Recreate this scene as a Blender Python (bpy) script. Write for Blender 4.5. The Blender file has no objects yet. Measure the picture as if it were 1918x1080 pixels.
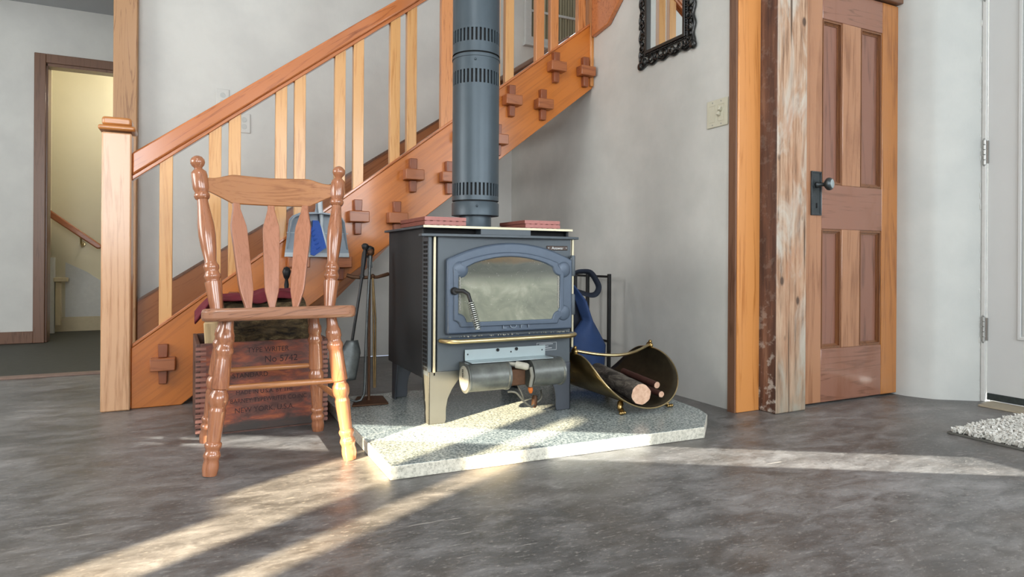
import bpy, bmesh, math, random
from mathutils import Vector, Matrix, noise
random.seed(7)
D = bpy.data
SC = bpy.context.scene
COL = SC.collection
PI = math.pi

# ------------------------------------------------------------------ camera
YAW = math.radians(26.2)
cam = D.cameras.new('camera'); camo = D.objects.new('camera', cam); COL.objects.link(camo)
cam.sensor_width = 36.0
cam.lens = 36.0 * 1200 / 1918
cam.shift_y = -53 / 1918
cam.clip_start = 0.02
camo.matrix_world = Matrix.Translation((0, 0, .62)) @ Matrix.Rotation(-YAW, 4, 'Z') @ Matrix.Rotation(PI / 2, 4, 'X') @ Matrix.Rotation(.006, 4, 'Z')
SC.camera = camo

# ------------------------------------------------------------------ light and exposure
SC.view_settings.view_transform = 'Standard'
SC.view_settings.look = 'None'
SC.view_settings.gamma = 1
SC.view_settings.use_curve_mapping = False
SC.view_settings.exposure = 0.10
world = D.worlds.new('sky'); SC.world = world; world.use_nodes = True
world.node_tree.nodes['Background'].inputs[0].default_value = (.62, .75, .95, 1)
world.node_tree.nodes['Background'].inputs[1].default_value = 1.0
TAN_EL = math.tan(math.radians(18))

def sun(name, dx, dy, color, energy, angle):
    l = D.lights.new(name, 'SUN'); l.energy = energy; l.color = color; l.angle = math.radians(angle)
    o = D.objects.new(name, l); COL.objects.link(o)
    v = Vector((dx, dy, -TAN_EL * math.hypot(dx, dy)))
    o.rotation_euler = v.to_track_quat('-Z', 'Y').to_euler()
    o.location = (-dx * 8, -dy * 8, 5)
    return o
sun('low_sun', .875, .485, (1, .80, .53), 40, .6)              # through slots shaped for it in the left wall
sun('reflected_sun', -.85, .53, (1, .97, .87), 20, .6)         # second sun for the thrown-back light, through a shaped slot by the front door

def area(name, loc, direction, sx, sy, power, color=(1, 1, 1), spread=180):
    l = D.lights.new(name, 'AREA'); l.shape = 'RECTANGLE'; l.size = sx; l.size_y = sy; l.energy = power; l.color = color
    l.spread = math.radians(spread)
    o = D.objects.new(name, l); COL.objects.link(o); o.location = loc
    o.rotation_euler = Vector(direction).to_track_quat('-Z', 'Y').to_euler()
    return o
area('daylight_front_window_a', (-1.35, -2.42, 1.55), (0, 1, -.05), 1.7, 1.6, 66, (.93, .97, 1))
area('daylight_front_window_b', (1.55, -2.42, 1.55), (0, 1, -.05), 1.7, 1.6, 56, (.93, .97, 1))
area('added_fill_left', (-2.92, 2.3, 1.45), (1, .08, -.1), 1.9, 1.4, 70, (1, .98, .95))  # added fill aimed at the right wall; no window stands here
area('daylight_right_window', (3.08, -.9, 1.5), (-1, .1, -.05), 1.5, 1.3, 46, (.86, .93, 1))
area('added_fill_hall', (-2.92, 4.9, 1.4), (1, 0, 0), .8, 1.2, 7, (.9, .96, 1))  # added hidden fill for the hall; solid wall behind it, no window
area('daylight_landing_window', (2.45, 4.0, 2.6), (0, -1, 0), .7, .8, 6, (.9, .96, 1))

def bulb(name, loc, power, color, r=.06):
    l = D.lights.new(name, 'POINT'); l.energy = power; l.color = color; l.shadow_soft_size = r
    o = D.objects.new(name, l); COL.objects.link(o); o.location = loc
bulb('stairwell_lamp', (-.2, 5.95, 2.1), 17, (1, .92, .75))
bulb('added_fill_overhead', (-.3, .6, 2.75), 46, (1, .97, .93), .35)  # added soft fill under the ceiling; no such lamp is seen in the room
SC.cycles.max_bounces = 10
SC.cycles.diffuse_bounces = 5
SC.cycles.use_denoising = True
SC.cycles.caustics_reflective = False
SC.cycles.caustics_refractive = False

# ------------------------------------------------------------------ materials
def lin(h):
    h = h.lstrip('#'); out = []
    for i in (0, 2, 4):
        c = int(h[i:i + 2], 16) / 255
        out.append(c / 12.92 if c <= .04045 else ((c + .055) / 1.055) ** 2.4)
    return (*out, 1)

class NT:
    def __init__(self, name):
        self.m = D.materials.new(name); self.m.use_nodes = True
        self.t = self.m.node_tree; self.n = self.t.nodes; self.b = self.n['Principled BSDF']
        self.tc = self.n.new('ShaderNodeTexCoord')
    def link(self, a, b): self.t.links.new(a, b)
    def mapping(self, scale=(1, 1, 1), rot=(0, 0, 0), loc=(0, 0, 0), src='Object'):
        m = self.n.new('ShaderNodeMapping'); m.inputs['Scale'].default_value = scale
        m.inputs['Rotation'].default_value = rot; m.inputs['Location'].default_value = loc
        self.link(self.tc.outputs[src], m.inputs['Vector']); return m.outputs[0]
    def noise(self, vec, scale, detail=4, rough=.55, dist=0):
        n = self.n.new('ShaderNodeTexNoise'); n.inputs['Scale'].default_value = scale; n.inputs['Detail'].default_value = detail
        n.inputs['Roughness'].default_value = rough; n.inputs['Distortion'].default_value = dist
        self.link(vec, n.inputs['Vector']); return n.outputs['Fac']
    def voronoi(self, vec, scale, feature='F1', out='Distance'):
        n = self.n.new('ShaderNodeTexVoronoi'); n.feature = feature; n.inputs['Scale'].default_value = scale
        self.link(vec, n.inputs['Vector']); return n.outputs[out]
    def ramp(self, fac, stops, interp='LINEAR'):
        r = self.n.new('ShaderNodeValToRGB'); r.color_ramp.interpolation = interp
        e = r.color_ramp.elements
        while len(e) > 1: e.remove(e[-1])
        e[0].position = stops[0][0]; e[0].color = lin(stops[0][1]) if isinstance(stops[0][1], str) else (stops[0][1],) * 3 + (1,)
        for p, c in stops[1:]:
            x = e.new(p); x.color = lin(c) if isinstance(c, str) else (c, c, c, 1)
        self.link(fac, r.inputs['Fac']); return r.outputs['Color']
    def mix(self, fac, a, b, mode='MIX'):
        m = self.n.new('ShaderNodeMix'); m.data_type = 'RGBA'; m.blend_type = mode
        for s, v in ((m.inputs[0], fac), (m.inputs[6], a), (m.inputs[7], b)):
            if hasattr(v, 'is_output'): self.link(v, s)
            elif isinstance(v, str): s.default_value = lin(v)
            else: s.default_value = v
        return m.outputs[2]
    def math(self, op, a, b=0.0):
        m = self.n.new('ShaderNodeMath'); m.operation = op
        for s, v in ((m.inputs[0], a), (m.inputs[1], b)):
            if hasattr(v, 'is_output'): self.link(v, s)
            else: s.default_value = v
        return m.outputs[0]
    def bump(self, h, strength=.2, dist=.002):
        b = self.n.new('ShaderNodeBump'); b.inputs['Strength'].default_value = strength; b.inputs['Distance'].default_value = dist
        self.link(h, b.inputs['Height']); self.link(b.outputs[0], self.b.inputs['Normal'])
    def fin(self, col, rough=.5, metal=0, spec=.5, coat=0, coat_rough=.15):
        for k, v in (('Base Color', col), ('Roughness', rough), ('Metallic', metal), ('Specular IOR Level', spec), ('Coat Weight', coat), ('Coat Roughness', coat_rough)):
            s = self.b.inputs[k]
            if hasattr(v, 'is_output'): self.link(v, s)
            elif isinstance(v, str): s.default_value = lin(v)
            else: s.default_value = v
        return self.m

def plain(name, col, rough=.5, metal=0, coat=0, var=.12, scale=30, bump=.05, spec=.5):
    n = NT(name); f = n.noise(n.mapping(), scale, 5, .6)
    dark = n.mix(1.0, lin(col), (1 - var * 2,) * 3 + (1,), 'MULTIPLY')
    c = n.mix(f, dark, lin(col))
    if bump: n.bump(f, bump, .002)
    return n.fin(c, rough, metal, spec, coat)

def wood(name, light, dark, axis='Z', slope=0.0, rough=.35, coat=.25, band=14, contrast=1.0, extra=None):
    """Long-grained wood: grain lines along `axis`, turned about Y by slope."""
    n = NT(name)
    st = {'X': (.06, 1, 1), 'Y': (1, .06, 1), 'Z': (1, 1, .06)}[axis]
    v0 = n.mapping((1, 1, 1), (0, slope, 0))
    m = n.n.new('ShaderNodeMapping'); m.inputs['Scale'].default_value = st; n.link(v0, m.inputs['Vector']); v = m.outputs[0]
    a = n.noise(v, band, 3, .5, .6)
    rings = n.math('FRACT', n.math('MULTIPLY', a, 7.0))
    rings = n.math('ABSOLUTE', n.math('SUBTRACT', rings, .5))
    fine = n.noise(v, band * 14, 4, .65)
    big = n.noise(v0, 3.0, 2)
    f = n.math('ADD', n.math('MULTIPLY', rings, .9 * contrast), n.math('MULTIPLY', fine, .55))
    f = n.math('ADD', f, n.math('MULTIPLY', n.math('SUBTRACT', big, .5), .5))
    c = n.ramp(f, [(.12, dark), (.42, light), (.95, light)])
    if extra: c = extra(n, c, v0)
    n.bump(fine, .06, .001)
    return n.fin(c, rough, 0, .5, coat)

def make_materials():
    M = {}
    # plaster walls
    for nm, a, b in (('plaster', '#c3c4bf', '#cfcfca'), ('plaster_light', '#c8c8c4', '#d1d1cc'), ('plaster_bright', '#b9bcb9', '#c3c5c1')):
        n = NT(nm); v = n.mapping()
        f = n.noise(v, 3.5, 6, .6); g = n.noise(n.mapping((1, 1, .35)), 26, 6, .62)
        c = n.ramp(f, [(.35, a), (.65, b)])
        n.bump(n.math('ADD', g, n.math('MULTIPLY', f, 1.2)), .28, .004)
        M[nm] = n.fin(c, .75, 0, .25)
    M['yellow_plaster'] = plain('cream_wall_paint', '#ded6bc', .8, var=.04, scale=6)
    M['ceiling_paint'] = plain('grey_ceiling_paint', '#b4b6b8', .85, var=.04, scale=6)
    M['white_paint'] = plain('white_semi_gloss_paint', '#c6c9c8', .38, var=.03, scale=8, bump=.02)
    M['white_trim'] = plain('white_trim_paint', '#cfd0cd', .5, var=.1, scale=40)
    # worn concrete floor
    n = NT('worn_concrete'); v = n.mapping()
    vs = n.mapping((1, 2.2, 1), (0, 0, .45))
    f1 = n.noise(v, 1.3, 7, .62, .3); f2 = n.noise(vs, 7, 8, .68, .5); f3 = n.noise(vs, 48, 7, .75)
    c = n.ramp(n.math('ADD', n.math('MULTIPLY', f1, .45), n.math('MULTIPLY', f2, .55)), [(.34, '#3a3938'), (.45, '#575655'), (.54, '#737271'), (.66, '#969594')])
    brown = n.ramp(n.noise(n.mapping(loc=(3, 1, 0)), 2.1, 6, .65, .6), [(.48, 0.0), (.66, .32)])
    c = n.mix(brown, c, '#62564a')
    speck = n.ramp(f3, [(.55, 0.0), (.68, .6)])
    c = n.mix(speck, c, '#aaa69f')
    dk = n.ramp(n.noise(vs, 17, 8, .78, 1.0), [(.53, 0.0), (.66, .55)])
    c = n.mix(dk, c, '#3a3734')
    # small pale scuffs
    sv = n.mapping((.9, 9, 1), (0, 0, -.55))
    sc = n.math('MULTIPLY', n.ramp(n.noise(sv, 5.5, 3, .55), [(.665, 0.0), (.70, .6)]), n.ramp(n.noise(v, 2.3, 2), [(.5, 0.0), (.58, 1.0)]))
    c = n.mix(sc, c, '#bdb8b0')
    n.bump(n.math('ADD', f2, f3), .22, .003)
    M['concrete'] = n.fin(c, n.ramp(f2, [(.3, .30), (.7, .52)]), 0, .5)
    M['hall_floor'] = plain('dark_hall_floor', '#45463f', .7, var=.25, scale=30, bump=.2)
    # granite
    n = NT('grey_green_granite'); v = n.mapping()
    a = n.noise(v, 130, 4, .7); b = n.voronoi(v, 210); d = n.noise(v, 14, 4, .6)
    c = n.ramp(a, [(.38, '#3a4144'), (.465, '#7f8886'), (.54, '#a9afa9'), (.66, '#cdd0c7')])
    c = n.mix(n.ramp(b, [(.10, .85), (.22, 0.0)]), c, '#30363a')
    c = n.mix(n.math('MULTIPLY', d, .45), c, '#8d9a9c')
    M['granite'] = n.fin(c, .22, 0, .5)
    n = NT('rough_granite_edge'); v = n.mapping()
    a = n.noise(v, 90, 5, .7); b = n.voronoi(v, 120)
    c = n.ramp(a, [(.35, '#a6a496'), (.5, '#cdcabc'), (.7, '#dedbcd')])
    c = n.mix(n.ramp(b, [(.08, .7), (.2, 0.0)]), c, '#5a5a52')
    n.bump(a, .5, .004)
    M['granite_edge'] = n.fin(c, .7)
    # woods
    SL = math.atan(.77)
    M['stringer'] = wood('orange_fir_sloping', '#c5742e', '#aa6024', 'X', SL, .32, .35, 8, .55)
    M['rail'] = wood('handrail_fir', '#bf7443', '#7e3f1c', 'X', SL, .22, .6, 20, .9)
    M['baluster'] = wood('pale_fir', '#d9a468', '#bf8140', 'Z', 0, .35, .3, 16, .8)
    M['baluster_red'] = wood('red_fir', '#c98650', '#8f4c1c', 'Z', 0, .35, .3, 30, 1.1)
    M['newel'] = wood('newel_fir', '#cda079', '#a8764b', 'Z', 0, .3, .45, 13, .8)
    M['cap'] = wood('cap_fir', '#b9793f', '#8b5227', 'X', 0, .3, .4, 16)
    M['tall_post'] = wood('rough_brown_post', '#a98058', '#6b432a', 'Z', 0, .5, .1, 18, 1.5)
    M['dark_trim'] = wood('dark_brown_trim', '#71503c', '#523524', 'Z', 0, .4, .25, 16)
    M['tenon'] = wood('tenon_red_fir', '#a4623a', '#7b4022', 'X', 0, .4, .2, 18)
    M['wedge'] = wood('wedge_fir', '#8a4c2c', '#65331c', 'Z', 0, .4, .2, 18)
    M['skirt'] = wood('brown_skirt', '#a0653a', '#7a4524', 'X', SL, .4, .3, 14)
    M['jamb'] = wood('orange_fir_board', '#cc8a4c', '#ab6829', 'Z', 0, .35, .3, 11, .9)
    M['chair'] = wood('chair_maple', '#a56c4b', '#7d492f', 'Z', 0, .2, .7, 24, .6)
    M['chair_x'] = wood('chair_maple_crosswise', '#ab7449', '#85532f', 'X', 0, .25, .55, 22, .7)
    M['seat'] = wood('chair_seat_wood', '#9c6d52', '#664230', 'X', .15, .3, .5, 34, 1.9)
    M['splat'] = wood('chair_splat_wood', '#b0775a', '#9a6244', 'Z', 0, .3, .45, 20, .5)
    def sootdoor(n, c, v):
        f = n.noise(n.mapping((1, 1, .35)), 7, 6, .65, .6)
        return n.mix(n.ramp(f, [(.52, 0.0), (.7, .5)]), c, '#7f4f35')
    M['door_v'] = wood('old_fir_door_upright', '#ab7b5a', '#815336', 'Z', 0, .28, .5, 9, .8, sootdoor)
    M['door_h'] = wood('old_fir_door_rail', '#8f6350', '#5f3d2c', 'X', 0, .26, .6, 12, 1.3, sootdoor)
    M['door_stile'] = wood('old_fir_door_hinge_stile', '#b0733c', '#844d24', 'Z', 0, .28, .5, 10, .6)
    M['door_moulding'] = wood('old_fir_moulding_shaded', '#7d5132', '#54321d', 'Z', 0, .3, .4, 14)  # darker tone puts the groove shade into the moulding colour
    M['door_panel'] = wood('old_fir_door_panel', '#8a5f4e', '#604033', 'Z', 0, .28, .5, 10, .8)
    # weathered post
    n = NT('weathered_paint_worn_post'); v = n.mapping(); vz = n.mapping((1, 1, .07))
    g = n.noise(vz, 60, 5, .65); p = n.noise(n.mapping((1, 1, .3)), 9, 5, .6, .8); q = n.noise(n.mapping((1, 1, .35), loc=(4, 2, 7)), 7, 5, .6, .6)
    c = n.ramp(g, [(.32, '#644b3a'), (.45, '#9c7a60'), (.56, '#b39277'), (.72, '#c2a98f')])
    c = n.mix(n.ramp(p, [(.48, 0.0), (.62, .7)]), c, '#c1beb3')
    c = n.mix(n.ramp(q, [(.55, 0.0), (.70, .5)]), c, '#a9714c')
    sep = n.n.new('ShaderNodeSeparateXYZ'); n.link(n.tc.outputs['Object'], sep.inputs[0])
    low = n.math('MULTIPLY', n.ramp(sep.outputs['Z'], [(.0, .8), (.40, 0.0)]), n.ramp(p, [(.35, .3), (.6, 1.0)]))
    c = n.mix(low, c, '#8c8878')
    crack = n.ramp(n.noise(n.mapping((1, 1, .03)), 45, 2, .4), [(.30, .9), (.35, 0.0)])
    c = n.mix(crack, c, '#4a3626')
    knot = n.ramp(n.voronoi(n.mapping((9, 9, 5)), 1.0), [(.07, .85), (.12, 0.0)])
    c = n.mix(knot, c, '#3b2a20')
    n.bump(g, .5, .004); M['weathered'] = n.fin(c, .7)
    n = NT('dark_stained_post_side'); v = n.mapping()
    c = n.ramp(n.noise(n.mapping((1, 1, .1)), 30, 5, .6), [(.35, '#3b241b'), (.55, '#5f3e2e'), (.68, '#7c5a46')])
    sep = n.n.new('ShaderNodeSeparateXYZ'); n.link(n.tc.outputs['Object'], sep.inputs[0])
    pk = n.math('MULTIPLY', n.ramp(n.noise(v, 24, 5, .65), [(.53, 0.0), (.62, .85)]), n.ramp(sep.outputs['Z'], [(.03, 1.0), (.32, .45), (.5, .12)]))
    c = n.mix(pk, c, '#b3aca2'); n.bump(n.noise(v, 60), .3, .003); M['post_dark'] = n.fin(c, .6)
    # metals
    M['stove'] = plain('charcoal_stove_paint', '#535b61', .48, .2, var=.1, scale=14, bump=.08)
    M['stove_side'] = plain('matt_black_stove_side', '#2b2f32', .62, 0, var=.12, scale=14)
    M['stove_door'] = plain('cast_iron_door', '#536070', .42, .2, var=.1, scale=40, bump=.12)
    M['black'] = plain('soot_black', '#0b0b0c', .8)
    M['pipe'] = plain('grey_stovepipe_steel', '#4a565e', .42, .35, var=.16, scale=9, bump=.05)
    M['pewter'] = plain('bare_grey_leg_steel', '#5e605c', .38, .45, var=.1, scale=18)
    M['dark_leg'] = plain('dark_leg_steel', '#4d525a', .45, .3)
    M['brass'] = plain('polished_brass', '#cdb98d', .3, 1.0, var=.12, scale=22, bump=.02)
    M['old_brass'] = plain('tarnished_brass', '#bb9d66', .3, 1.0, var=.35, scale=16, bump=.04)
    M['scuttle_inner'] = plain('dark_brass_inside', '#4a4232', .45, .7, var=.35, scale=26)  # inside of the sheet is a darker brass than the outside
    M['pale_edge'] = plain('pale_brushed_edge', '#cfc6a8', .4, .5)
    M['steel'] = plain('zinc_bracket', '#aebcbe', .4, .4, var=.08, scale=12)
    M['dusty_steel'] = plain('dusty_black_drum', '#868a85', .36, .4, var=.49, scale=21, bump=.05)
    M['dust_plate'] = plain('dusty_fan_end', '#c6c3b4', .6, .1, var=.3, scale=40)
    M['iron'] = plain('black_iron', '#2a2a2b', .45, .5)
    M['worn_iron'] = plain('ash_worn_iron', '#777d7e', .42, .6, var=.4, scale=40)
    M['tong_metal'] = plain('worn_brassy_rod', '#8d7550', .4, .7, var=.3, scale=50)
    M['rust'] = plain('rusty_iron_bar', '#64452f', .6, .5, var=.3, scale=60)
    M['spring'] = plain('bright_spring_wire', '#b3b5ad', .3, .9)
    M['hinge_steel'] = plain('satin_hinge_steel', '#a8a9a6', .35, .8)
    M['bronze'] = plain('dark_bronze', '#5d6366', .38, .8, var=.3, scale=50)
    M['frame_black'] = plain('carved_black_frame', '#0e100f', .34, 0, .3, var=.3, scale=60, bump=.3)
    n = NT('mirror_glass'); M['mirror'] = n.fin('#e8ecec', .02, 1.0)
    # stove glass: smoky
    n = NT('smoked_stove_glass'); v = n.mapping()
    f = n.noise(n.mapping((1, 1, 1.4)), 8, 4, .55, .8); sep = n.n.new('ShaderNodeSeparateXYZ'); n.link(n.tc.outputs['Object'], sep.inputs[0])
    c = n.ramp(f, [(.3, '#6f7266'), (.5, '#878a7a'), (.7, '#a5a695')])
    top = n.ramp(n.math('ADD', sep.outputs['Z'], n.math('MULTIPLY', f, .05)), [(.588, 0.0), (.602, .85)])
    c = n.mix(top, c, '#7a5d34')
    dk = n.ramp(n.math('ABSOLUTE', n.math('SUBTRACT', n.math('ADD', sep.outputs['Z'], n.math('MULTIPLY', f, .05)), .574)), [(.012, .8), (.060, 0.0)])
    c = n.mix(dk, c, '#363a38')
    spk = n.ramp(n.noise(v, 150, 3, .7), [(.66, 0.0), (.74, .7)])
    c = n.mix(spk, c, '#d9d7cc')
    M['stove_glass'] = n.fin(c, .16, 0, .6, .5, .06)
    M['rope'] = plain('white_door_rope', '#b9b8ae', .9, var=.4, scale=260)
    M['pale_letters'] = plain('pale_raised_letters', '#7d8893', .4, .3)  # paler grey than the door so the raised letters stand out
    M['badge'] = plain('brown_badge', '#4a3b33', .4, .3)
    M['silver'] = plain('silver_letters', '#c9cac8', .35, .7)
    M['white_ink'] = plain('white_print', '#c6cacc', .7)
    M['orange_plastic'] = plain('orange_wire_nut', '#c9691d', .5)
    M['cord'] = plain('dusty_grey_cord', '#8c887a', .7, var=.3, scale=90)
    M['cloth_seal'] = plain('grey_lever', '#7f7e74', .6)
    # clay
    M['clay'] = plain('pink_clay_tile', '#b97f78', .85, var=.15, scale=60, bump=.3)
    M['clay_side'] = plain('red_clay_tile_sides', '#8a4f42', .85, var=.2, scale=60, bump=.3)
    # crate
    n = NT('worn_red_crate'); v = n.mapping((1, 1, 3.0))
    f = n.noise(v, 11, 6, .65, .4); g = n.noise(n.mapping((.15, 1, 1)), 60, 5, .6)
    c = n.ramp(f, [(.36, '#54352f'), (.46, '#6e463c'), (.54, '#8a4a38'), (.66, '#b0623c')])
    c = n.mix(n.math('MULTIPLY', g, .35), c, '#503c38')
    sep = n.n.new('ShaderNodeSeparateXYZ'); n.link(n.tc.outputs['Object'], sep.inputs[0])
    base = n.ramp(n.math('ADD', sep.outputs['Z'], n.math('MULTIPLY', f, .05)), [(.055, .9), (.075, 0.0)])
    c = n.mix(base, c, '#3e3b38')
    n.bump(g, .3, .002); M['crate'] = n.fin(c, .65)
    M['crate_dark'] = wood('dark_crate_wood', '#5a3d33', '#38261f', 'Y', 0, .6, .1, 16)
    M['crate_joint'] = wood('crate_finger_joints', '#97695c', '#53352e', 'X', 0, .7, 0, 20)
    M['ink'] = plain('faded_black_ink', '#45302f', .8, var=.3, scale=120)
    # bark and cut wood
    n = NT('mossy_bark'); v = n.mapping((.5, 1.3, 1.3))
    vv = n.voronoi(v, 34); f = n.noise(v, 26, 6, .7, .8)
    c = n.ramp(f, [(.35, '#262018'), (.5, '#57482f'), (.6, '#776544'), (.72, '#8f8d71')])
    n.bump(n.math('ADD', vv, f), 1.0, .012); M['bark'] = n.fin(c, .85)
    n = NT('grey_bark'); v = n.mapping((1, .3, 1)); f = n.noise(v, 45, 6, .7, .6)
    c = n.ramp(f, [(.35, '#2b2723'), (.5, '#4e4740'), (.68, '#8a8377')])
    n.bump(f, .8, .006); M['grey_bark'] = n.fin(c, .85)
    n = NT('cut_log_end'); v = n.mapping(); f = n.noise(v, 70, 4, .6)
    M['cut'] = n.fin(n.ramp(f, [(.35, '#c29a80'), (.65, '#d8b69c')]), .75)
    M['red_bark'] = plain('reddish_bark', '#4e2a21', .7, var=.3, scale=60, bump=.4)
    M['split'] = wood('split_log_face', '#bfa57c', '#97805a', 'Z', 0, .75, 0, 24)
    M['red_cloth'] = plain('dark_red_cloth', '#7c2433', .85, var=.28, scale=34, bump=.2)
    M['blue_canvas'] = plain('navy_canvas', '#24406f', .75, var=.18, scale=30, bump=.12)
    M['navy_strap'] = plain('navy_webbing', '#161f30', .8)
    M['grey_plastic'] = plain('grey_plastic', '#8d9aa5', .4, var=.06, scale=10)
    M['pale_plastic'] = plain('pale_grey_plastic', '#b9c3c9', .4, var=.05)
    M['blue_bristle'] = plain('blue_bristles', '#1f56b6', .6, var=.25, scale=240, bump=.5)
    M['ivory'] = plain('ivory_switch_plastic', '#cbc9b6', .38, var=.04)
    n = NT('white_shag_pile'); f = n.noise(n.mapping(), 120, 4, .7)
    M['shag'] = n.fin(n.ramp(f, [(.3, '#b0afa8'), (.6, '#dddcd6')]), .95, 0, .1)
    M['mat_edge'] = plain('grey_mat_backing', '#62625d', .9)
    M['sweep'] = plain('dark_rubber_sweep', '#34403f', .6, var=.5, scale=60)
    M['sill'] = plain('tan_threshold', '#a39a86', .6, var=.15, scale=30)
    M['cream_trim'] = plain('cream_trim_paint', '#cdbf9f', .6)
    M['pink_strip'] = plain('worn_threshold_wood', '#8c7568', .6, var=.2, scale=40)
    M['curtain'] = None
    n = NT('striped_curtain'); w = n.n.new('ShaderNodeTexWave'); w.inputs['Scale'].default_value = 14; n.link(n.mapping(), w.inputs['Vector'])
    M['curtain'] = n.fin(n.ramp(w.outputs['Fac'], [(.3, '#706b56'), (.7, '#a49e84')]), .8)
    n = NT('bright_window_pane'); n.b.inputs['Emission Color'].default_value = (.9, .95, 1, 1); n.b.inputs['Emission Strength'].default_value = 3.0
    M['pane'] = n.fin('#dfe6ea', .1)
    return M
M = make_materials()

# ------------------------------------------------------------------ mesh helpers
class MB:
    def __init__(self): self.bm = bmesh.new(); self.mi = 0
    def _face(self, vs, mi=None):
        try:
            f = self.bm.faces.new(vs); f.material_index = self.mi if mi is None else mi; return f
        except ValueError: return None
    def box(self, x0, x1, y0, y1, z0, z1, mat=None):
        c = [Vector((x, y, z)) for x in (x0, x1) for y in (y0, y1) for z in (z0, z1)]
        if mat is not None: c = [mat @ p for p in c]
        v = [self.bm.verts.new(p) for p in c]
        for q in ((0, 1, 3, 2), (4, 6, 7, 5), (0, 4, 5, 1), (2, 3, 7, 6), (0, 2, 6, 4), (1, 5, 7, 3)): self._face([v[i] for i in q])
        return self
    def prism(self, pts, axis, a, b, capmi=None, mat=None):
        def P(u, v, w):
            p = {'x': Vector((w, u, v)), 'y': Vector((u, w, v)), 'z': Vector((u, v, w))}[axis]
            return mat @ p if mat is not None else p
        A = [self.bm.verts.new(P(u, v, a)) for u, v in pts]; B = [self.bm.verts.new(P(u, v, b)) for u, v in pts]
        n = len(pts)
        for i in range(n): self._face([A[i], A[(i + 1) % n], B[(i + 1) % n], B[i]])
        self._face(A[::-1], capmi); self._face(B, capmi)
        return self
    def ring_prism(self, outer, inner, axis, a, b):
        """frame between two outlines with the same number of points"""
        def P(u, v, w): return {'x': (w, u, v), 'y': (u, w, v), 'z': (u, v, w)}[axis]
        n = len(outer)
        L = [[self.bm.verts.new(P(u, v, w)) for u, v in o] for o in (outer, inner) for w in (a, b)]
        OA, OB, IA, IB = L
        for i in range(n):
            j = (i + 1) % n
            self._face([OA[i], OA[j], OB[j], OB[i]]); self._face([IA[i], IB[i], IB[j], IA[j]])
            self._face([OA[i], IA[i], IA[j], OA[j]]); self._face([OB[i], OB[j], IB[j], IB[i]])
        return self
    def tube(self, path, r, segs=10, closed=False, caps=True, flat=None):
        path = [Vector(p) for p in path]; n = len(path)
        rad = r if isinstance(r, (list, tuple)) else [r] * n
        up = None; rings = []
        for i in range(n):
            if closed: t = path[(i + 1) % n] - path[i - 1]
            else: t = path[min(i + 1, n - 1)] - path[max(i - 1, 0)]
            t.normalize()
            if up is None:
                up = Vector((0, 0, 1)) if abs(t.z) < .9 else Vector((1, 0, 0))
            s = t.cross(up)
            if s.length < 1e-5: s = t.cross(Vector((0, 1, 0)))
            s.normalize(); up = s.cross(t).normalized()
            fx, fy = flat or (1, 1)
            rings.append([self.bm.verts.new(path[i] + (s * math.cos(2 * PI * k / segs) * fx + up * math.sin(2 * PI * k / segs) * fy) * rad[i]) for k in range(segs)])
        m = n if closed else n - 1
        for i in range(m):
            a, b = rings[i], rings[(i + 1) % n]
            for k in range(segs): self._face([a[k], a[(k + 1) % segs], b[(k + 1) % segs], b[k]])
        if caps and not closed:
            self._face(rings[0][::-1]); self._face(rings[-1])
        return self
    def lathe(self, prof, p0, p1, segs=20):
        """prof: (t, r) with t 0..1 from p0 to p1"""
        p0, p1 = Vector(p0), Vector(p1); d = p1 - p0; t = d.normalized()
        s = t.cross(Vector((0, 1, 0)) if abs(t.y) < .9 else Vector((1, 0, 0))).normalized(); u = s.cross(t)
        rings = []
        for h, r in prof:
            c = p0 + d * h
            rings.append([self.bm.verts.new(c + (s * math.cos(2 * PI * k / segs) + u * math.sin(2 * PI * k / segs)) * max(r, 1e-4)) for k in range(segs)])
        for a, b in zip(rings, rings[1:]):
            for k in range(segs): self._face([a[k], a[(k + 1) % segs], b[(k + 1) % segs], b[k]])
        self._face(rings[0][::-1]); self._face(rings[-1])
        return self
    def ball(self, c, r, segs=14, sq=(1, 1, 1)):
        m = Matrix.Translation(c) @ Matrix.Diagonal((r * sq[0], r * sq[1], r * sq[2], 1))
        fs = bmesh.ops.create_uvsphere(self.bm, u_segments=segs, v_segments=max(6, segs // 2 + 1), radius=1, matrix=m)
        for v in fs['verts']:
            for f in v.link_faces: f.material_index = self.mi
        return self
    def grid(self, fn, nu, nv, thick=0):
        V = [[self.bm.verts.new(fn(i / nu, j / nv)) for j in range(nv + 1)] for i in range(nu + 1)]
        for i in range(nu):
            for j in range(nv): self._face([V[i][j], V[i + 1][j], V[i + 1][j + 1], V[i][j + 1]])
        return self
    def build(self, name, mats, parent=None, smooth=35, bevel=0, solid=0, sub=0, recalc=True):
        if recalc: bmesh.ops.recalc_face_normals(self.bm, faces=self.bm.faces)
        me = D.meshes.new(name); self.bm.to_mesh(me); self.bm.free()
        if not isinstance(mats, (list, tuple)): mats = [mats]
        for m in mats: me.materials.append(m)
        if smooth:
            me.polygons.foreach_set('use_smooth', [True] * len(me.polygons))
            me.set_sharp_from_angle(angle=math.radians(smooth))
        o = D.objects.new(name, me); COL.objects.link(o)
        if parent: o.parent = parent
        if solid:
            s = o.modifiers.new('thickness', 'SOLIDIFY'); s.thickness = solid; s.offset = 0
        if sub:
            s = o.modifiers.new('smooth', 'SUBSURF'); s.levels = sub; s.render_levels = sub
        if bevel:
            b = o.modifiers.new('edge', 'BEVEL'); b.width = bevel; b.segments = 2; b.limit_method = 'ANGLE'; b.angle_limit = math.radians(40)
        return o

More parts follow.
